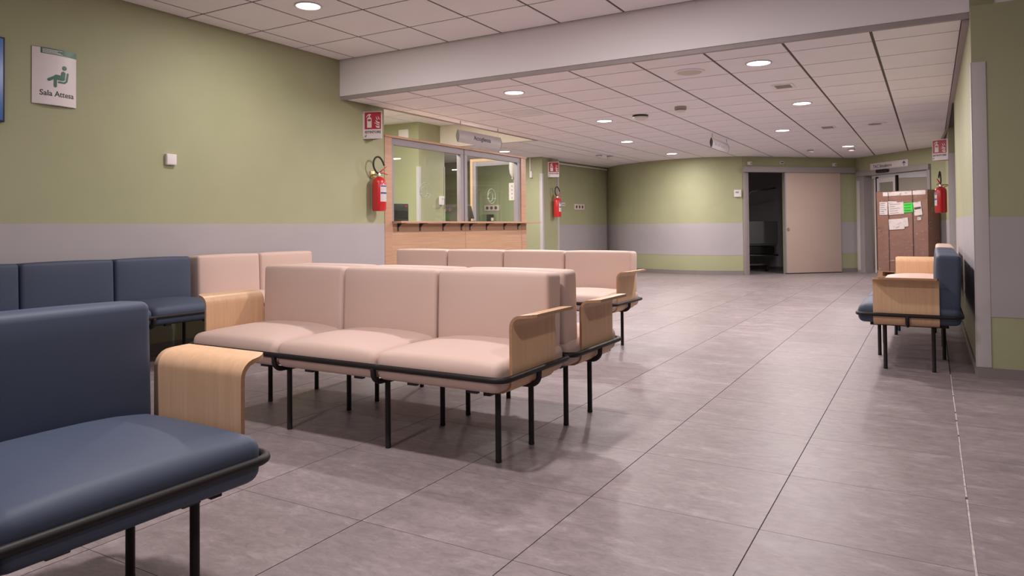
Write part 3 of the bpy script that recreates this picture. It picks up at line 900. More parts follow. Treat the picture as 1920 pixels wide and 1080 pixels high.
bm = bmesh.new(); lathe(bm, [(0.0, 0.0), (0.025, 0.02), (0.055, 0.08), (0.065, 0.16), (0.062, 0.26), (0.05, 0.29), (0.0, 0.295)], 18)
obj('cover', mesh_of(bm, 'cover', 'white_plastic', True), t)
obj('nozzle', bxm('nozzle', 'off_white', -0.012, 0.012, -0.03, 0.0, -0.015, 0.01, 0.003), t)
t = thing('paper_notice', 'white notice strip with small dark symbols beside the inner window', 'notice', (-5.63, 9.585, 1.42))
obj('sheet', bxm('sheet', 'paper', -0.05, 0.05, -0.003, 0, 0, 0.27), t)
for k in range(4):
    bm = bmesh.new(); lathe(bm, [(0.0, -0.0015), (0.011, -0.0015), (0.011, 0.0), (0.0, 0.0)], 10, axis='y')
    obj('symbol', mesh_of(bm, 'symbol', 'ink_pale'), t, (0.005, -0.003, 0.04 + 0.06*k))

# ================================================================ SIGNS AND WALL ITEMS
def wall_sign_frame(name, label, cat, loc, rz): return thing(name, label, cat, loc, rz)

# extinguisher sign: V-shaped projecting sign
def fire_icon(bm, place, s, mi):
    """white cylinder and flames inside a 1x1 field (u,v in 0..1)"""
    q = lambda pts: prism(bm, [(u_*s, v_*s) for u_, v_ in pts], place, 0.0012, mi)
    q([(0.15, 0.09), (0.43, 0.09), (0.43, 0.60), (0.40, 0.66), (0.34, 0.70), (0.24, 0.70), (0.18, 0.66), (0.15, 0.60)])
    q([(0.26, 0.70), (0.33, 0.70), (0.33, 0.80), (0.40, 0.83), (0.38, 0.86), (0.30, 0.90), (0.25, 0.88)])
    q([(0.25, 0.88), (0.16, 0.82), (0.10, 0.70), (0.13, 0.69), (0.19, 0.78), (0.26, 0.82)])
    for k, (x0, y0) in enumerate(((0.68, 0.50), (0.80, 0.52))):
        q([(x0, y0+0.26), (x0+0.04, y0+0.10), (x0+0.12, y0+0.0), (x0+0.12, y0+0.07), (x0+0.075, y0+0.14)])
    q([(0.66, 0.54), (0.70, 0.42), (0.80, 0.34), (0.92, 0.30), (0.92, 0.40), (0.80, 0.43)])
    q([(0.60, 0.36), (0.68, 0.33), (0.76, 0.24), (0.90, 0.20), (0.92, 0.25), (0.78, 0.30), (0.70, 0.36), (0.62, 0.385)])
    q([(0.66, 0.21), (0.72, 0.10), (0.82, 0.06), (0.92, 0.07), (0.92, 0.17), (0.78, 0.17)])

def v_sign(loc, rz, label, sc=1.0, wide=0.30, half=0.09, depth=0.20):
    """V sign; local +x away from the wall, wall in the local YZ plane; loc = centre bottom on wall"""
    t = thing('extinguisher_sign', label, 'sign', loc, rz, 'red fire extinguisher signs')
    H_ = 0.305*sc
    apex = Vector((depth, 0)); 
    for sgn in (-1, 1):
        foot = Vector((0, sgn*half))
        d = (apex - foot); Lw = d.length; d.normalize()
        nn = Vector((d.y, -d.x))
        if nn.y * sgn < 0: nn = -nn
        if sgn < 0: org, du = foot, d
        else: org, du = apex, -d
        place = lambda u_, v_, e, org=org, du=du, nn=nn: (org.x + du.x*u_ + nn.x*e, org.y + du.y*u_ + nn.y*e, v_)
        bm = bmesh.new()
        prism(bm, [(0, 0), (Lw, 0), (Lw, H_), (0, H_)], place, 0.003, 0)
        pl = obj('plate', mesh_of(bm, 'plate', 'sign_white'), t)
        m0 = 0.10*Lw if sgn < 0 else 0.035*Lw
        S = Lw*0.865; zb = H_ - S*0.985 - 0.012*sc
        bm = bmesh.new()
        prism(bm, [(m0, zb), (m0+S, zb), (m0+S, zb+S*0.985), (m0, zb+S*0.985)], lambda a, b, e, pc_=place: pc_(a, b, 0.003+e), 0.0012, 0)
        fire_icon(bm, lambda a, b, e, pc_=place: pc_(m0 + a, zb + b, 0.0042+e), S, 1)
        prism(bm, [(m0+S*0.19, zb+S*0.47), (m0+S*0.39, zb+S*0.47), (m0+S*0.39, zb+S*0.58), (m0+S*0.19, zb+S*0.58)], lambda a, b, e, pc_=place: pc_(a, b, 0.0054+e), 0.0008, 0)
        obj('pictogram', mesh_of(bm, 'pictogram', ('sign_red', 'sign_white')), pl)
        tm = text_mesh('ESTINTORE', S*0.97, zb*0.27, 'ink', 0.0004, bold=0.03)
        o = obj('lettering', tm, pl)
        cpos = place(m0 + S/2, zb*0.70, 0.0036)
        o.matrix_local = Matrix(((du.x, -nn.x, 0, cpos[0]), (du.y, -nn.y, 0, cpos[1]), (0, 0, 1, cpos[2]), (0, 0, 0, 1)))
        tm = text_mesh('N°', S*0.12, zb*0.24, 'ink', 0.0004, align='LEFT', bold=0.03)
        o = obj('lettering', tm, pl)
        cpos = place(m0 + S*0.01, zb*0.28, 0.0036)
        o.matrix_local = Matrix(((du.x, -nn.x, 0, cpos[0]), (du.y, -nn.y, 0, cpos[1]), (0, 0, 1, cpos[2]), (0, 0, 0, 1)))
        for vz in (0.06*H_, 0.94*H_):
            bm = bmesh.new(); c3 = place(Lw*0.04 if sgn < 0 else Lw*0.96, vz, 0.003)
            lathe(bm, [(0.0, 0.0), (0.004, 0.0), (0.004, 0.002), (0.0, 0.002)], 8)
            o = obj('screw', mesh_of(bm, 'screw', 'sign_dark'), pl, c3, (PI/2, 0, 0))
    return t
v_sign((XL, 6.085, 1.995), 0, 'red extinguisher sign on the green wall beside the reception, largest of three', half=0.078, depth=0.205, sc=1.0)
v_sign((-6.62, 12.80, 1.995), 0, 'small red extinguisher sign on the pillar right of the reception', half=0.10, depth=0.20, sc=1.0)
v_sign((0.235, 12.27, 1.93), PI, 'red extinguisher sign on the wall end near the doorway', half=0.10, depth=0.20, sc=1.0)

# fire extinguishers
def extinguisher(loc, rz, label, flip=1):
    """local +x away from the wall, z=0 at the bottom of the cylinder"""
    t = thing('fire_extinguisher', label, 'fire extinguisher', loc, rz, 'red wall-mounted fire extinguishers')
    cx_ = 0.105; R = 0.078
    bm = bmesh.new()
    lathe(bm, [(0.0, 0.008), (0.055, 0.004), (0.070, 0.0), (R, 0.018), (R, 0.315), (0.072, 0.345), (0.052, 0.368), (0.026, 0.380), (0.022, 0.392), (0.0, 0.392)], 28, (cx_, 0, 0))
    obj('cylinder', mesh_of(bm, 'cylinder', 'red', 50), t)
    bm = bmesh.new(); lathe(bm, [(0.0, 0.385), (0.026, 0.385), (0.026, 0.397), (0.020, 0.400), (0.018, 0.425), (0.012, 0.436), (0.0, 0.436)], 16, (cx_, 0, 0))
    v_ = obj('valve', mesh_of(bm, 'valve', 'chrome', 50), t)
    bm = bmesh.new()
    tube(bm, [(cx_, 0.005, 0.432), (cx_+0.02, 0.03, 0.455), (cx_+0.045, 0.075, 0.50)], [0.012, 0.012, 0.007], 8, flat=0.6)
    tube(bm, [(cx_, 0.01, 0.425), (cx_+0.03, 0.045, 0.425), (cx_+0.05, 0.085, 0.408)], [0.011, 0.010, 0.007], 8, flat=0.6)
    obj('handle', mesh_of(bm, 'handle', 'red', True), v_, label='red squeeze handle')
    bm = bmesh.new()
    pts = [(cx_, -0.012, 0.418), (cx_-0.004, -0.045, 0.44), (cx_-0.006, -0.080, 0.49), (cx_-0.004, -0.085, 0.54), (cx_, -0.066, 0.585),
           (cx_+0.006, -0.025, 0.605), (cx_+0.012, 0.012, 0.592), (cx_+0.018, 0.045, 0.552), (cx_+0.022, 0.064, 0.512)]
    P3 = [Vector(p) for p in pts]; fine = []
    for i in range(len(P3)-1):
        p0, p1, p2, p3 = P3[max(i-1, 0)], P3[i], P3[i+1], P3[min(i+2, len(P3)-1)]
        for k in range(4):
            s = k/4; fine.append(0.5*((2*p1) + (p2-p0)*s + (2*p0-5*p1+4*p2-p3)*s*s + (3*p1-p0-3*p2+p3)*s**3))
    fine.append(P3[-1])
    tube(bm, fine, 0.0105, 10)
    obj('hose', mesh_of(bm, 'hose', 'rubber', True), t)
    bm = bmesh.new(); box(bm, 0.0, 0.012, -0.035, 0.035, 0.37, 0.45, 0, 0.003); tube(bm, [(0.01, 0, 0.41), (cx_, 0, 0.408)], 0.008, 8)
    tube(bm, [(0.01, -0.03, 0.40), (cx_-0.04, -0.03, 0.375)], 0.005, 6)
    obj('wall_bracket', mesh_of(bm, 'wall_bracket', 'brass', 40), t)
    # paper label wrapped on the cylinder
    def patch(a0, a1, z0, z1, m, nm, lab=None, rr=R + 0.0012, N=8):
        bm = bmesh.new(); A = []
        for i in range(N+1):
            a = a0 + (a1-a0)*i/N
            A.append([bm.verts.new((cx_ + r_*math.cos(a), r_*math.sin(a), zz)) for r_, zz in ((rr, z0), (rr, z1), (R-0.002, z1), (R-0.002, z0))])
        for i in range(N):
            for k in range(4): bm.faces.new((A[i][k], A[i+1][k], A[i+1][(k+1) % 4], A[i][(k+1) % 4]))
        bm.faces.new(A[0]); bm.faces.new(A[-1][::-1])
        return obj(nm, mesh_of(bm, nm, m, 40), t, label=lab)
    a0, a1 = (math.radians(-38*1), math.radians(52))
    patch(a0, a1, 0.105, 0.29, 'paper', 'paper_label', 'white instruction label')
    patch(a0+0.04, a1-0.04, 0.268, 0.285, 'blue_print', 'label_print', rr=R+0.002)
    patch(a0+0.04, a1-0.04, 0.188, 0.210, 'blue_print', 'label_print', rr=R+0.002)
    for k, zz in enumerate((0.255, 0.243, 0.231, 0.219, 0.175, 0.163, 0.151, 0.139, 0.127, 0.115)):
        patch(a0+0.06, a1-0.06-0.25*((k*7) % 3), zz, zz+0.004, 'ink_pale', 'label_print', rr=R+0.002, N=5)
    return t
extinguisher((XL, 6.15, 1.195), 0, 'red fire extinguisher on the green wall beside the reception, largest of three')
extinguisher((-6.62, 12.90, 1.20), 0, 'red fire extinguisher on the pillar right of the reception')
extinguisher((0.235, 12.22, 1.155), PI, 'red fire extinguisher on the wall end near the doorway')

# waiting room sign: curved panel on the left wall
sg = thing('waiting_room_sign', 'curved white sign reading Sala Attesa with a green seated figure', 'sign', (XL, 2.771, 2.105), PI/2)
SWd, SH, BUL = 0.30, 0.405, 0.022
def curved(u_, v_, d, w=SWd, b=BUL): return (u_, -0.006 - b*(1 - (2*u_/w)**2) - d, v_)
bm = bmesh.new(); N = 14
g = [[bm.verts.new(curved(-SWd/2 + SWd*i/N, v_, d)) for v_, d in ((-SH/2, 0), (SH/2, 0), (SH/2, -0.003), (-SH/2, -0.003))] for i in range(N+1)]
for i in range(N):
    for k in range(4): bm.faces.new((g[i][k], g[i+1][k], g[i+1][(k+1) % 4], g[i][(k+1) % 4]))
bm.faces.new(g[0]); bm.faces.new(g[-1][::-1])
pan = obj('panel', mesh_of(bm, 'panel', 'sign_white', 40), sg)
for v_ in (-SH/2, SH/2):
    bm = bmesh.new()
    prism(bm, [(-SWd/2, 0)] + [(-SWd/2 + SWd*i/N, 0.006 + BUL*(1-(2*(-SWd/2 + SWd*i/N)/SWd)**2)) for i in range(N+1)] + [(SWd/2, 0)], lambda a, b, d, v_=v_: (a, -b, v_ - (0.004 if v_ > 0 else 0) + d), 0.004)
    obj('end_cap', mesh_of(bm, 'end_cap', 'sign_grey'), sg)
def strip(u0, u1, v0, v1, m, nm, d=0.0012, n=10):
    bm = bmesh.new()
    g = [[bm.verts.new(curved(u0 + (u1-u0)*i/n, v_, dd)) for v_, dd in ((v0, d), (v1, d), (v1, 0), (v0, 0))] for i in range(n+1)]
    for i in range(n):
        for k in range(4): bm.faces.new((g[i][k], g[i+1][k], g[i+1][(k+1) % 4], g[i][(k+1) % 4]))
    bm.faces.new(g[0]); bm.faces.new(g[-1][::-1])
    return obj(nm, mesh_of(bm, nm, m, 40), pan)
strip(-0.10, SWd/2, SH/2 - 0.042, SH/2, 'sign_green', 'header_strip')
for k, (zz, l_) in enumerate(((0.030, 0.13), (0.022, 0.10), (0.014, 0.12), (0.006, 0.135))):
    strip(-0.09, -0.09 + l_, SH/2 - 0.042 + zz, SH/2 - 0.042 + zz + 0.0035, 'sign_white', 'header_print', d=0.002, n=4)
def conform(me, oy=0.0):
    for v in me.vertices:
        q = curved(v.co.x, v.co.z, 0.0005); v.co = Vector((v.co.x, q[1] + v.co.y, v.co.z))
    return me
tm = slice_mesh(text_mesh('Sala Attesa', 0.235, 0.040, 'ink', 0.0008), 0.012, None)
for v in tm.vertices: v.co.z -= 0.118; v.co.x += 0.012
obj('lettering', conform(tm), pan)
bm = bmesh.new()
def cap(p0, p1, r, n=8):
    p0, p1 = Vector(p0), Vector(p1); d = (p1-p0).normalized(); a = math.atan2(d.y, d.x)
    return [(p0.x + r*math.cos(a + PI/2 + PI*i/n), p0.y + r*math.sin(a + PI/2 + PI*i/n)) for i in range(n+1)] + \
           [(p1.x + r*math.cos(a - PI/2 + PI*i/n), p1.y + r*math.sin(a - PI/2 + PI*i/n)) for i in range(n+1)]
flat = lambda a, b, d: (a, -d, b)
E_ = 0.0015
prism(bm, [(0.058 + 0.0165*math.cos(2*PI*k/18), 0.075 + 0.0165*math.sin(2*PI*k/18)) for k in range(18)], flat, E_)
prism(bm, cap((0.050, 0.035), (0.046, 0.002), 0.0155), flat, E_)
prism(bm, cap((0.044, 0.000), (0.002, 0.002), 0.0185), flat, E_*1.02)
prism(bm, cap((0.006, 0.010), (-0.048, -0.022), 0.0105), flat, E_*1.04)
prism(bm, cap((-0.006, -0.005), (-0.006, -0.062), 0.0105), flat, E_*0.98)
prism(bm, cap((0.083, 0.038), (0.074, -0.018), 0.0065), flat, E_)
prism(bm, cap((0.074, -0.018), (0.058, -0.031), 0.0065), flat, E_*1.03)
prism(bm, cap((0.058, -0.031), (0.018, -0.031), 0.0065), flat, E_*0.99)
obj('pictogram', conform(slice_mesh(mesh_of(bm, 'pictogram', 'sign_green'), 0.012, None)), pan)

# wall switch on the left wall
t = thing('wall_switch', 'square white switch box on the green wall', 'wall switch', (XL, 3.674, 1.585), PI/2)
obj('cover', bxm('cover', 'white_plastic', -0.046, 0.046, -0.028, 0, -0.046, 0.046, 0.006), t)
obj('rocker', bxm('rocker', 'sign_white', -0.041, 0.041, -0.032, -0.027, -0.041, 0.041, 0.003), t)
# screen at the frame edge
t = thing('wall_screen', 'dark blue wall screen at the edge of the view beside the waiting room sign', 'screen', (XL, 1.93, 2.03), PI/2)
obj('bezel', bxm('bezel', 'plastic_black', -0.51, 0.505, -0.045, -0.0, -0.29, 0.285, 0.004), t)
obj('display', bxm('display', 'screen_blue', -0.50, 0.492, -0.048, -0.044, -0.278, 0.273), t)

# hanging lens-shaped signs
def faint_print(width, height, mkey):
    # print too faint to read in the photograph: letter-like strokes
    bm = bmesh.new(); rnd = random.Random(11); x = -width/2
    while x < width/2 - 0.03:
        if rnd.random() < 0.16: x += 0.03
        wd = rnd.uniform(0.022, 0.036); hh = height*rnd.choice((0.62, 0.62, 0.62, 0.95))
        for k in range(5):
            z0 = -height/2 + hh*k/5
            box(bm, x, x + 0.006, -0.001, 0.0, z0, z0 + hh/5)
        z1 = -height/2 + hh*rnd.choice((0.0, 0.45, 0.88))
        box(bm, x, x + wd - 0.008, -0.001, 0.0, z1, z1 + 0.006)
        x += wd + 0.004
    return mesh_of(bm, 'lettering', mkey)
def hanging_sign(loc, rz, length, height, text, tw_, th_, label, mt='ink', drop=0.1, tx=0.0):
    """local x along the sign, facing -y; centre at loc"""
    t = thing('hanging_sign', label, 'sign', loc, rz)
    n = 10; th = height*0.13
    sec = [(-th*(1-((2*i/n)-1)**2), -height/2 + height*i/n) for i in range(n+1)] + [(th*(1-((2*i/n)-1)**2), height/2 - height*i/n) for i in range(1, n)]
    bm = bmesh.new(); prism(bm, sec, lambda a, b, d: (-length/2 + d, a, b), length)
    bd = obj('body', mesh_of(bm, 'body', 'sign_grey', 40), t)
    for s in (-1, 1):
        bm = bmesh.new(); prism(bm, [(a*1.15, b*1.02) for a, b in sec], lambda a, b, d, s=s: (s*length/2 + (d if s > 0 else -d), a, b), 0.004)
        obj('end_cap', mesh_of(bm, 'end_cap', 'sign_dark', 40), t)
    tm = slice_mesh(text_mesh(text, tw_, th_, mt, 0.001), None, 0.012) if text else faint_print(tw_, th_, mt)
    for v in tm.vertices:
        v.co.x += tx
        v.co.y += -th*(1-(2*v.co.z/height)**2) - 0.0008
    obj('lettering', tm, bd)
    for s in (-1, 1):
        bm = bmesh.new(); tube(bm, [(s*length*0.44, 0, height/2), (s*length*0.44, 0, height/2 + drop)], 0.0012, 6)
        obj('wire', mesh_of(bm, 'wire', 'guard', True), t)
        obj('clip', bxm('clip', 'vent', s*length*0.44 - 0.004, s*length*0.44 + 0.004, -0.004, 0.004, height/2 + drop - 0.05, height/2 + drop), t)
    return t
hanging_sign((-5.25, 8.10, 2.185), PI/2, 1.05, 0.165, 'Accoglienza', 0.42, 0.075, 'grey hanging sign reading Accoglienza above the reception', drop=ZL - 2.185 - 0.0825, tx=0.03)
hanging_sign((-2.83, 11.24, 2.245), PI/2, 1.00, 0.155, '', 0.76, 0.065, 'pale hanging sign with faint lettering in mid-hall', 'ink_pale', drop=ZL - 2.245 - 0.0775)

# doorway sign, sensor, frame
ang_t = math.atan2(twd.y, twd.x)
def on_tw(s, z, off=0.0):
    p = tw(s) - nrm*off
    return (p.x, p.y, z)
t = thing('doorway_sign', 'white sign reading TAC Simulatore with an upward arrow over the doorway', 'sign', on_tw(0.98, 2.155), ang_t)
obj('panel', bxm('panel', 'sign_white', -0.52, 0.52, -0.014, 0, -0.068, 0.068, 0.003), t)
obj('lettering', text_mesh('TAC Simulatore', 0.52, 0.062, 'ink', 0.0006), t, (-0.17, -0.0148, 0.0))
bm = bmesh.new()
prism(bm, [(-0.008, -0.045), (0.008, -0.045), (0.008, 0.02), (-0.008, 0.02)], flat, 0.0015)
prism(bm, [(0, 0.045), (-0.045, 0.002), (-0.034, -0.008), (0, 0.024), (0.034, -0.008), (0.045, 0.002)], flat, 0.0018)
obj('arrow', mesh_of(bm, 'arrow', 'ink'), t, (0.42, -0.0148, 0.0))
t = thing('door_sensor', 'black oval motion sensor above the doorway', 'sensor', on_tw(0.90, 2.045, 0.062), ang_t)
bm = bmesh.new(); prism(bm, cap((-0.13, 0), (0.13, 0), 0.033), lambda a, b, d: (a, -d, b), 0.05)
obj('cover', mesh_of(bm, 'cover', 'plastic_black', 40), t)
obj('lens', bxm('lens', 'screen', -0.05, 0.05, -0.054, -0.049, -0.012, 0.012), t)
d2 = obj('door_2', None, None, on_tw(0.0, 0), (0, 0, ang_t), label='aluminium framed doorway with glass sliding leaf behind the wrapped pallet', kind='structure')
bm = bmesh.new()
box(bm, 0.06, 0.28, -0.03, 0.16, 0, 2.00, 0, 0.004)
box(bm, 1.98, 2.05, -0.03, 0.16, 0, 2.00, 0, 0.004)
box(bm, 0.06, 2.05, -0.06, 0.16, 1.985, 2.085, 0, 0.004)
obj('frame', mesh_of(bm, 'frame', 'rail_grey', 40), d2)
bm = bmesh.new(); box(bm, 0.06, 0.15, -0.036, -0.03, 0.05, 1.90, 0, 0.002)
obj('cover_strip', mesh_of(bm, 'cover_strip', 'guard', 40), d2)
bm = bmesh.new()
for a in ((0.40, 0.46, 0.02, 1.93), (0.86, 0.92, 0.02, 1.93), (0.46, 0.86, 1.84, 1.93), (0.46, 0.86, 0.02, 0.12)):
    box(bm, a[0], a[1], 0.18, 0.22, a[2], a[3], 0, 0.003)
lf = obj('door_leaf', mesh_of(bm, 'door_leaf', 'sign_white', 40), d2)
obj('glass_pane', bxm('glass_pane', 'glass', 0.46, 0.86, 0.197, 0.203, 0.12, 1.84), lf)
obj('gasket', bxm('gasket', 'rubber', 0.365, 0.40, 0.18, 0.22, 0.0, 1.96), d2)
obj('gasket', bxm('gasket', 'rubber', 0.925, 0.97, 0.18, 0.22, 0.0, 1.96), d2)
obj('frame_strip', bxm('frame_strip', 'sign_white', 0.33, 0.362, 0.17, 0.22, 0.0, 1.92), d2)

# sliding door
ang_d = math.atan2(dwd.y, dwd.x)
p = dw(0); 
d1 = obj('door_1', None, None, (p.x, p.y, 0), (0, 0, ang_d), label='beige sliding door standing half open on its wall rail', kind='structure')
SL0, SL1 = 0.87, 2.16
lf = obj('door_leaf', bxm('door_leaf', 'door_skin', SL0 + 0.012, SL1, -0.060, -0.022, 0.018, 2.075, 0.002), d1)
obj('edge_strip', bxm('edge_strip', 'alu', SL0 - 0.012, SL0 + 0.012, -0.063, -0.020, 0.018, 2.075, 0.002), lf)
obj('edge_strip', bxm('edge_strip', 'alu', SL1, SL1 + 0.012, -0.062, -0.022, 0.018, 2.075, 0.002), lf)
obj('bottom_seal', bxm('bottom_seal', 'rubber', SL0, SL1, -0.058, -0.024, 0.004, 0.018), lf)
bm = bmesh.new(); lathe(bm, [(0.0, 0.0), (0.036, 0.0), (0.036, 0.006), (0.026, 0.006), (0.024, 0.002), (0.0, 0.002)], 20, axis='y')
o = obj('finger_pull', mesh_of(bm, 'finger_pull', 'chrome', 40), lf, (SL0 + 0.055, -0.060, 0.905), (PI, 0, 0))
obj('rail_cover', bxm('rail_cover', 'rail_grey', -0.06, SL1 + 0.33, -0.105, -0.0, 2.062, 2.175, 0.008), d1)
bm = bmesh.new(); box(bm, -0.045, 0.015, -0.03, 0.12, 0, 2.07, 0, 0.003); box(bm, 0.015, 0.07, -0.012, 0.12, 0, 2.07, 0, 0.003)
obj('jamb', mesh_of(bm, 'jamb', 'rail_grey', 40), d1)
for px_s, zz, kind_ in ((0.10, 2.245, 'a'), (0.83, 2.265, 'b'), (2.06, 2.235, 'a')):
    q = dw(px_s)
    t = thing('wall_box', {0.10: 'small white box above the open end of the sliding door rail', 0.83: 'tiny white label plate above the middle of the sliding door rail', 2.06: 'small white box above the closed end of the sliding door rail'}[px_s], 'wall box', (q.x, q.y, zz), ang_d)
    obj('cover', bxm('cover', 'white_plastic', -0.042, 0.042, -0.03, 0, -0.034 if kind_ == 'a' else -0.028, 0.034 if kind_ == 'a' else 0.028, 0.004), t)
    obj('button', bxm('button', 'sign_dark', -0.03 if kind_ == 'b' else 0.012, 0.03, -0.033, -0.029, -0.012, 0.012), t)
# thermostat left of the sliding door
t = thing('wall_thermostat', 'white thermostat box on the curved wall beside the sliding door', 'thermostat', (-3.36, 14.69, 1.64), math.radians(22))
obj('cover', bxm('cover', 'white_plastic', -0.068, 0.068, -0.035, 0, -0.072, 0.072, 0.006), t)
obj('display', bxm('display', 'ink_pale', -0.045, 0.02, -0.037, -0.034, 0.005, 0.035), t)

# sockets
def socket_plate(loc, rz, n, label, w, h, m='socket', group=None, hole='brown_hole'):
    t = thing('socket_plate', label, 'socket', loc, rz, group)
    obj('plate', bxm('plate', m, -w/2, w/2, -0.012, 0, -h/2, h/2, 0.003), t)
    for k in range(n):
        bm = bmesh.new(); r = min(h*0.27, w/n*0.34)
        lathe(bm, [(0.0, 0.0), (r*0.75, 0.0), (r, -0.003), (r*1.05, 0.003), (0, 0.003)], 16, axis='y')
        obj('socket_hole', mesh_of(bm, 'socket_hole', hole, 40), t, (-w/2 + w*(k+0.5)/n*0.86 + w*0.07, -0.013, 0))
    return t
wa = math.atan2(2.65, 0.184)
socket_plate((-6.716, 14.36, 1.435), wa, 3, 'ivory three-hole socket plate on the shaded green wall', 0.46, 0.125)
socket_plate((-6.782, 13.43, 1.475), wa, 2, 'small white socket plate nearest the small extinguisher', 0.15, 0.07, 'white_plastic', hole='ink_pale')
socket_plate((-6.765, 13.66, 1.475), wa, 2, 'small white socket plate between the extinguisher and the three-hole plate', 0.15, 0.07, 'white_plastic', hole='ink_pale')
socket_plate((-8.95, 12.46, 1.39), 0, 3, 'three-hole socket plate behind the first reception pane', 0.38, 0.15, 'vent', hole='socket')
socket_plate((-7.80, 12.46, 1.40), 0, 3, 'three-hole socket plate behind the inner window', 0.36, 0.12, 'socket')
socket_plate((-8.32, 12.46, 1.44), 0, 2, 'small white socket plate beside the inner window frame', 0.14, 0.07, 'white_plastic', hole='ink_pale')
t = thing('door_holder', 'thin white rod fitting hung beside the reception post', 'fitting', (-6.88, 12.46, 2.1))
obj('rod', bxm('rod', 'white_plastic', -0.012, 0.012, -0.03, 0, 0.0, 0.28, 0.003), t)
obj('weight', bxm('weight', 'white_plastic', 0.0, 0.05, -0.05, 0, -0.12, 0.01, 0.004), t)

# ================================================================ CEILING ITEMS
def disc_item(name, label, cat, x, y, z, prof, m, seg=24, part='cover', parts=()):
    t = thing(name, label, cat, (x, y, z))
    bm = bmesh.new(); lathe(bm, prof, seg)
    obj(part, mesh_of(bm, part, m, 40), t)
    for nm, pr, mm in parts:
        bm = bmesh.new(); lathe(bm, pr, seg); obj(nm, mesh_of(bm, nm, mm, 40), t)
    return t
disc_item('ceiling_speaker', 'round cream ceiling loudspeaker in the low ceiling near the drop', 'loudspeaker', -1.855, 6.33, ZL,
          [(0.0, 0.0), (0.135, 0.0), (0.135, -0.006), (0.115, -0.014), (0.105, -0.009)], 'white_paint', 32, 'rim',
          [('grille', [(0.0, -0.012), (0.104, -0.012), (0.106, -0.008), (0.0, -0.008)], 'off_white')])
disc_item('round_vent', 'flat round vent in the low ceiling over the walkway', 'vent', -0.645, 10.98, ZL,
          [(0.0, 0.0), (0.15, 0.0), (0.15, -0.006), (0.11, -0.012), (0.0, -0.012)], 'white_paint', 28, 'rim',
          [('grille', [(0.0, -0.010), (0.085, -0.016), (0.0, -0.02)], 'vent')])
disc_item('smoke_detector', 'smoke detector with black base in mid ceiling', 'smoke detector', -3.12, 8.50, ZL,
          [(0.0, 0.0), (0.098, 0.0), (0.098, -0.022), (0.0, -0.022)], 'plastic_black', 24, 'base',
          [('head', [(0.0, -0.022), (0.094, -0.022), (0.094, -0.038), (0.060, -0.062), (0.0, -0.066)], 'white_plastic')])
disc_item('smoke_detector', 'all white smoke detector in mid ceiling', 'smoke detector', -2.50, 8.15, ZL,
          [(0.0, 0.0), (0.068, 0.0), (0.068, -0.035), (0.0, -0.035)], 'vent', 24, 'base',
          [('head', [(0.0, -0.042), (0.058, -0.042), (0.058, -0.055), (0.040, -0.064), (0.0, -0.066)], 'white_plastic'),
           ('sensor', [(0.0, -0.034), (0.05, -0.034), (0.05, -0.043), (0.0, -0.043)], 'plastic_black')])
for x, y, lab in ((-5.55, 12.80, 'small smoke detector near the pillar, first of a pair'), (-5.44, 13.08, 'small smoke detector near the pillar, second of a pair'),
                  (-1.92, 14.25, 'small white detector above the sliding door'), (-1.24, 14.45, 'small white detector behind the last downlight by the doorway')):
    disc_item('smoke_detector', lab, 'smoke detector', x, y, ZL, [(0.0, 0.0), (0.06, 0.0), (0.06, -0.02), (0.0, -0.02)], 'vent', 16, 'base',
              [('head', [(0.0, -0.02), (0.055, -0.02), (0.05, -0.045), (0.0, -0.05)], 'white_plastic')])
def vent(x, y, z, wx, wy, n, label, name='ceiling_vent', m='vent', frame='white_paint'):
    t = thing(name, label, 'vent', (x, y, z))
    bm = bmesh.new(); b = 0.025
    for a in ((-wx/2, wx/2, -wy/2, -wy/2+b), (-wx/2, wx/2, wy/2-b, wy/2), (-wx/2, -wx/2+b, -wy/2+b, wy/2-b), (wx/2-b, wx/2, -wy/2+b, wy/2-b)):
        box(bm, a[0], a[1], a[2], a[3], -0.008, 0)
    obj('frame', mesh_of(bm, 'frame', frame), t)
    obj('backing', bxm('backing', 'sign_dark', -wx/2+b, wx/2-b, -wy/2+b, wy/2-b, -0.0015, -0.0005), t)
    sm = None
    for k in range(n):
        if sm is None:
            bm = bmesh.new(); box(bm, -wx/2+b, wx/2-b, -(wy-2*b)/n*0.36, (wy-2*b)/n*0.36, -0.007, -0.001); sm = mesh_of(bm, 'slat', m)
        obj('slat', sm, t, (0, -wy/2 + b + (wy-2*b)*(k+0.5)/n, 0))
    return t
vent(-4.25, 7.50, ZL, 0.40, 0.34, 6, 'square slatted air vent in the low ceiling before the reception', m='ceil')
vent(-1.25, 7.50, ZL, 0.20, 0.24, 5, 'small grey square vent in the low ceiling above the walkway')
vent(-1.25, 11.02, ZL, 0.20, 0.30, 5, 'small grey vent farther along the walkway ceiling')
vent(-0.07, 10.98, ZL, 0.50, 0.30, 4, 'long white air vent in the low ceiling beside the walkway wall', m='ceil')

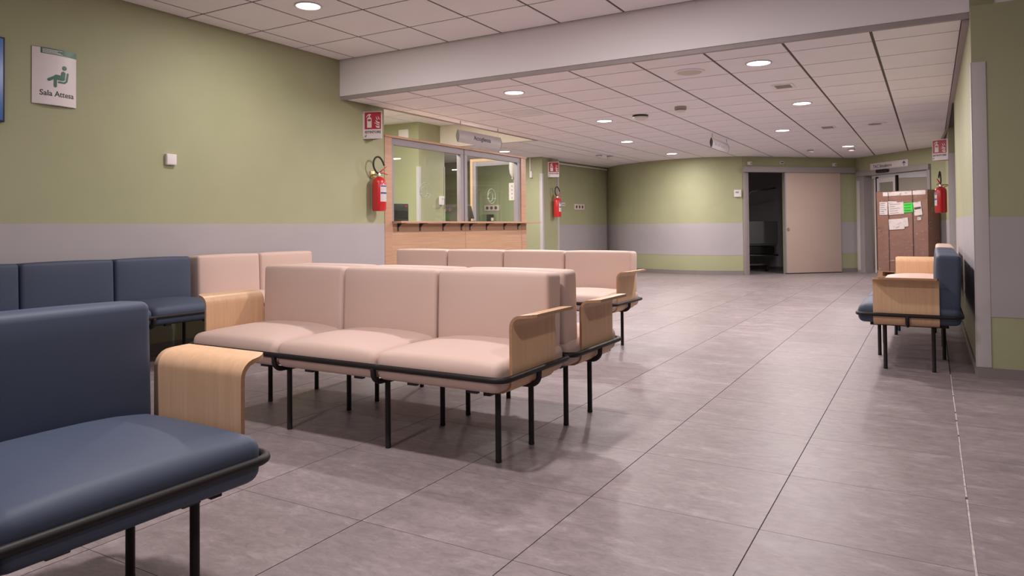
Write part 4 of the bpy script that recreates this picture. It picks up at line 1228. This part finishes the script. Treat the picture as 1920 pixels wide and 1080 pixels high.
# ================================================================ WRAPPED PALLET
pa = math.radians(-35)
PW, PD, PH = 1.02, 0.33, 1.595
pt = thing('wrapped_pallet', 'tall brown cardboard box wrapped in clear film on a wooden pallet in the doorway', 'pallet', (-0.885, 15.14, 0), pa)
for k, yy in enumerate((0.0, PD/2 - 0.045, PD - 0.09)):
    obj('pallet_runner', bxm('pallet_runner', 'pallet', -0.02, PW + 0.02, yy, yy + 0.09, 0, 0.02), pt)
for xx in (0.0, PW/2 - 0.05, PW - 0.10):
    obj('pallet_block', bxm('pallet_block', 'pallet', xx, xx + 0.10, 0, PD, 0.02, 0.10), pt)
for yy in (0.0, 0.12, 0.24):
    obj('pallet_board', bxm('pallet_board', 'pallet', -0.02, PW + 0.02, yy, yy + 0.09, 0.10, 0.12), pt)
obj('cardboard_box', bxm('cardboard_box', 'card', 0, PW, 0.005, PD - 0.005, 0.12, PH, 0.006), pt)
obj('box_lid', bxm('box_lid', 'card', -0.004, PW + 0.004, 0.001, PD - 0.001, PH - 0.16, PH + 0.004, 0.004), pt)
obj('top_tape', bxm('top_tape', 'paper', 0.14, PW - 0.03, -0.003, 0.002, PH - 0.078, PH - 0.005), pt)
for s in (0.23, 0.675):
    obj('strap', bxm('strap', 'card_dark', PW*s/0.935 - 0.008, PW*s/0.935 + 0.008, -0.004, PD + 0.004, 0.12, PH + 0.008), pt)
def sheet(nm, x0, x1, z0, z1, m, tilt=0.0, lines=0, d=0.0):
    cx_, cz_ = (x0+x1)/2, (z0+z1)/2
    o = obj(nm, bxm(nm, m, -(x1-x0)/2, (x1-x0)/2, -0.0015, 0, -(z1-z0)/2, (z1-z0)/2), pt, (cx_, -0.005 - d, cz_), (0, math.radians(tilt), 0))
    rnd = random.Random(int(x0*1000))
    for k in range(lines):
        zz = -(z1-z0)/2 + (z1-z0)*(k+0.7)/(lines+0.4); wmax = (x1-x0)*0.42; a = -wmax; b_ = a + 2*wmax*rnd.uniform(0.4, 1.0)
        obj('print_line', bxm('print_line', 'ink' if m == 'neon' else 'ink_pale', a, b_, -0.0022, -0.0014, zz - 0.006, zz + 0.006), o)
    return o
X_ = lambda px: (px - 22)/(610 - 22)*PW
Z_ = lambda py: PH - (py - 112)/(1010 - 112)*(PH - 0.12)
sheet('shipping_label', X_(60), X_(158), Z_(372), Z_(226), 'paper', 0, 6)
sheet('shipping_label', X_(165), X_(270), Z_(240), Z_(222), 'paper', 3, 0)
sheet('shipping_label', X_(170), X_(348), Z_(370), Z_(238), 'paper', -3, 5, 0.001)
sheet('green_label', X_(346), X_(452), Z_(350), Z_(246), 'neon', -2, 3, 0.002)
o = sheet('shipping_label', X_(462), X_(548), Z_(385), Z_(238), 'paper', -7, 0, 0.001)
obj('print_band', bxm('print_band', 'sign_dark', -0.066, 0.066, -0.0022, -0.0014, -0.012, 0.028), o)
sheet('shipping_label', X_(330), X_(395), Z_(508), Z_(408), 'paper', -5, 0)
sheet('shipping_label', X_(172), X_(352), Z_(538), Z_(420), 'paper', -3, 0, 0.002)
sheet('shipping_label', X_(500), X_(542), Z_(436), Z_(406), 'paper', 0, 1)
# crumpled film
bm = bmesh.new()
rnd = random.Random(5)
NX, NZ, NYd = 26, 44, 10
def film(face):
    A, Bn = (NX, NZ) if face in ('f', 'b') else (NYd, NZ)
    g = []
    for i in range(A+1):
        row = []
        for j in range(Bn+1):
            a, b_ = i/A, j/Bn; zz = 0.09 + (PH + 0.02 - 0.09)*b_
            jit = 0.0 if i in (0, A) else rnd.uniform(-0.004, 0.006)
            if face == 'f': p_ = (-0.012 + (PW+0.024)*a, -0.014 - jit, zz)
            elif face == 'b': p_ = (-0.012 + (PW+0.024)*a, PD + 0.012 + jit, zz)
            elif face == 'l': p_ = (-0.012 - jit, -0.014 + (PD+0.026)*a, zz)
            else: p_ = (PW + 0.012 + jit, -0.014 + (PD+0.026)*a, zz)
            row.append(bm.verts.new(p_))
        g.append(row)
    for i in range(A):
        for j in range(Bn): bm.faces.new((g[i][j], g[i+1][j], g[i+1][j+1], g[i][j+1]))
for fc in 'fblr': film(fc)
bmesh.ops.remove_doubles(bm, verts=bm.verts, dist=0.0005)
obj('stretch_wrap', mesh_of(bm, 'stretch_wrap', 'wrap'), pt, label='crumpled clear stretch film')

# ================================================================ HOSPITAL BED IN THE UNLIT ROOM
q = dw(0.75) + Vector((-dwd.y, dwd.x))*0.75
hb = thing('hospital_bed', 'dim hospital bed with lifting pole inside the unlit room', 'bed', (q.x, q.y, 0), ang_d)
bm = bmesh.new(); tube(bm, [(-0.3, 0, 0.35), (-0.3, 1.9, 0.35), (0.45, 1.9, 0.35), (0.45, 0, 0.35)], 0.025, 8, closed=True)
tube(bm, [(-0.3, 0.0, 0.35), (-0.38, -0.05, 0.28), (-0.36, 0.0, 0.17), (-0.2, 0.05, 0.15), (0.3, 0.05, 0.15)], 0.018, 8)
obj('frame', mesh_of(bm, 'frame', 'bed_grey', True), hb)
obj('mattress', mesh_of(cushion(0.40, 0.95, 0.07, 0.05, nr=2, ni=2), 'mattress', 'mattress', True), hb, (0.08, 0.95, 0.62))
obj('base_cover', bxm('base_cover', 'plastic_black', -0.28, 0.42, 0.05, 1.8, 0.38, 0.54, 0.02), hb)
obj('footboard', bxm('footboard', 'bed_grey', -0.30, 0.45, -0.04, 0.0, 0.60, 1.08, 0.02), hb)
bm = bmesh.new(); tube(bm, [(-0.42, 0.1, 0.2), (-0.42, 0.1, 1.36), (-0.1, 0.1, 1.72), (0.5, 0.1, 1.80)], 0.016, 8)
obj('lifting_pole', mesh_of(bm, 'lifting_pole', 'bed_grey', True), hb)
for xx in (-0.2, 0.25):
    for yy in (0.1, 1.8):
        bm = bmesh.new(); lathe(bm, [(0.0, -0.02), (0.06, -0.02), (0.065, 0), (0.06, 0.02), (0.0, 0.02)], 14, axis='x')
        obj('wheel', mesh_of(bm, 'wheel', 'rubber', 40), hb, (xx, yy, 0.066))
obj('indicator_lamp', bxm('indicator_lamp', 'green_lamp', -0.005, 0.005, -0.048, -0.04, 0.62, 0.64), hb, (-0.26, 0, 0))
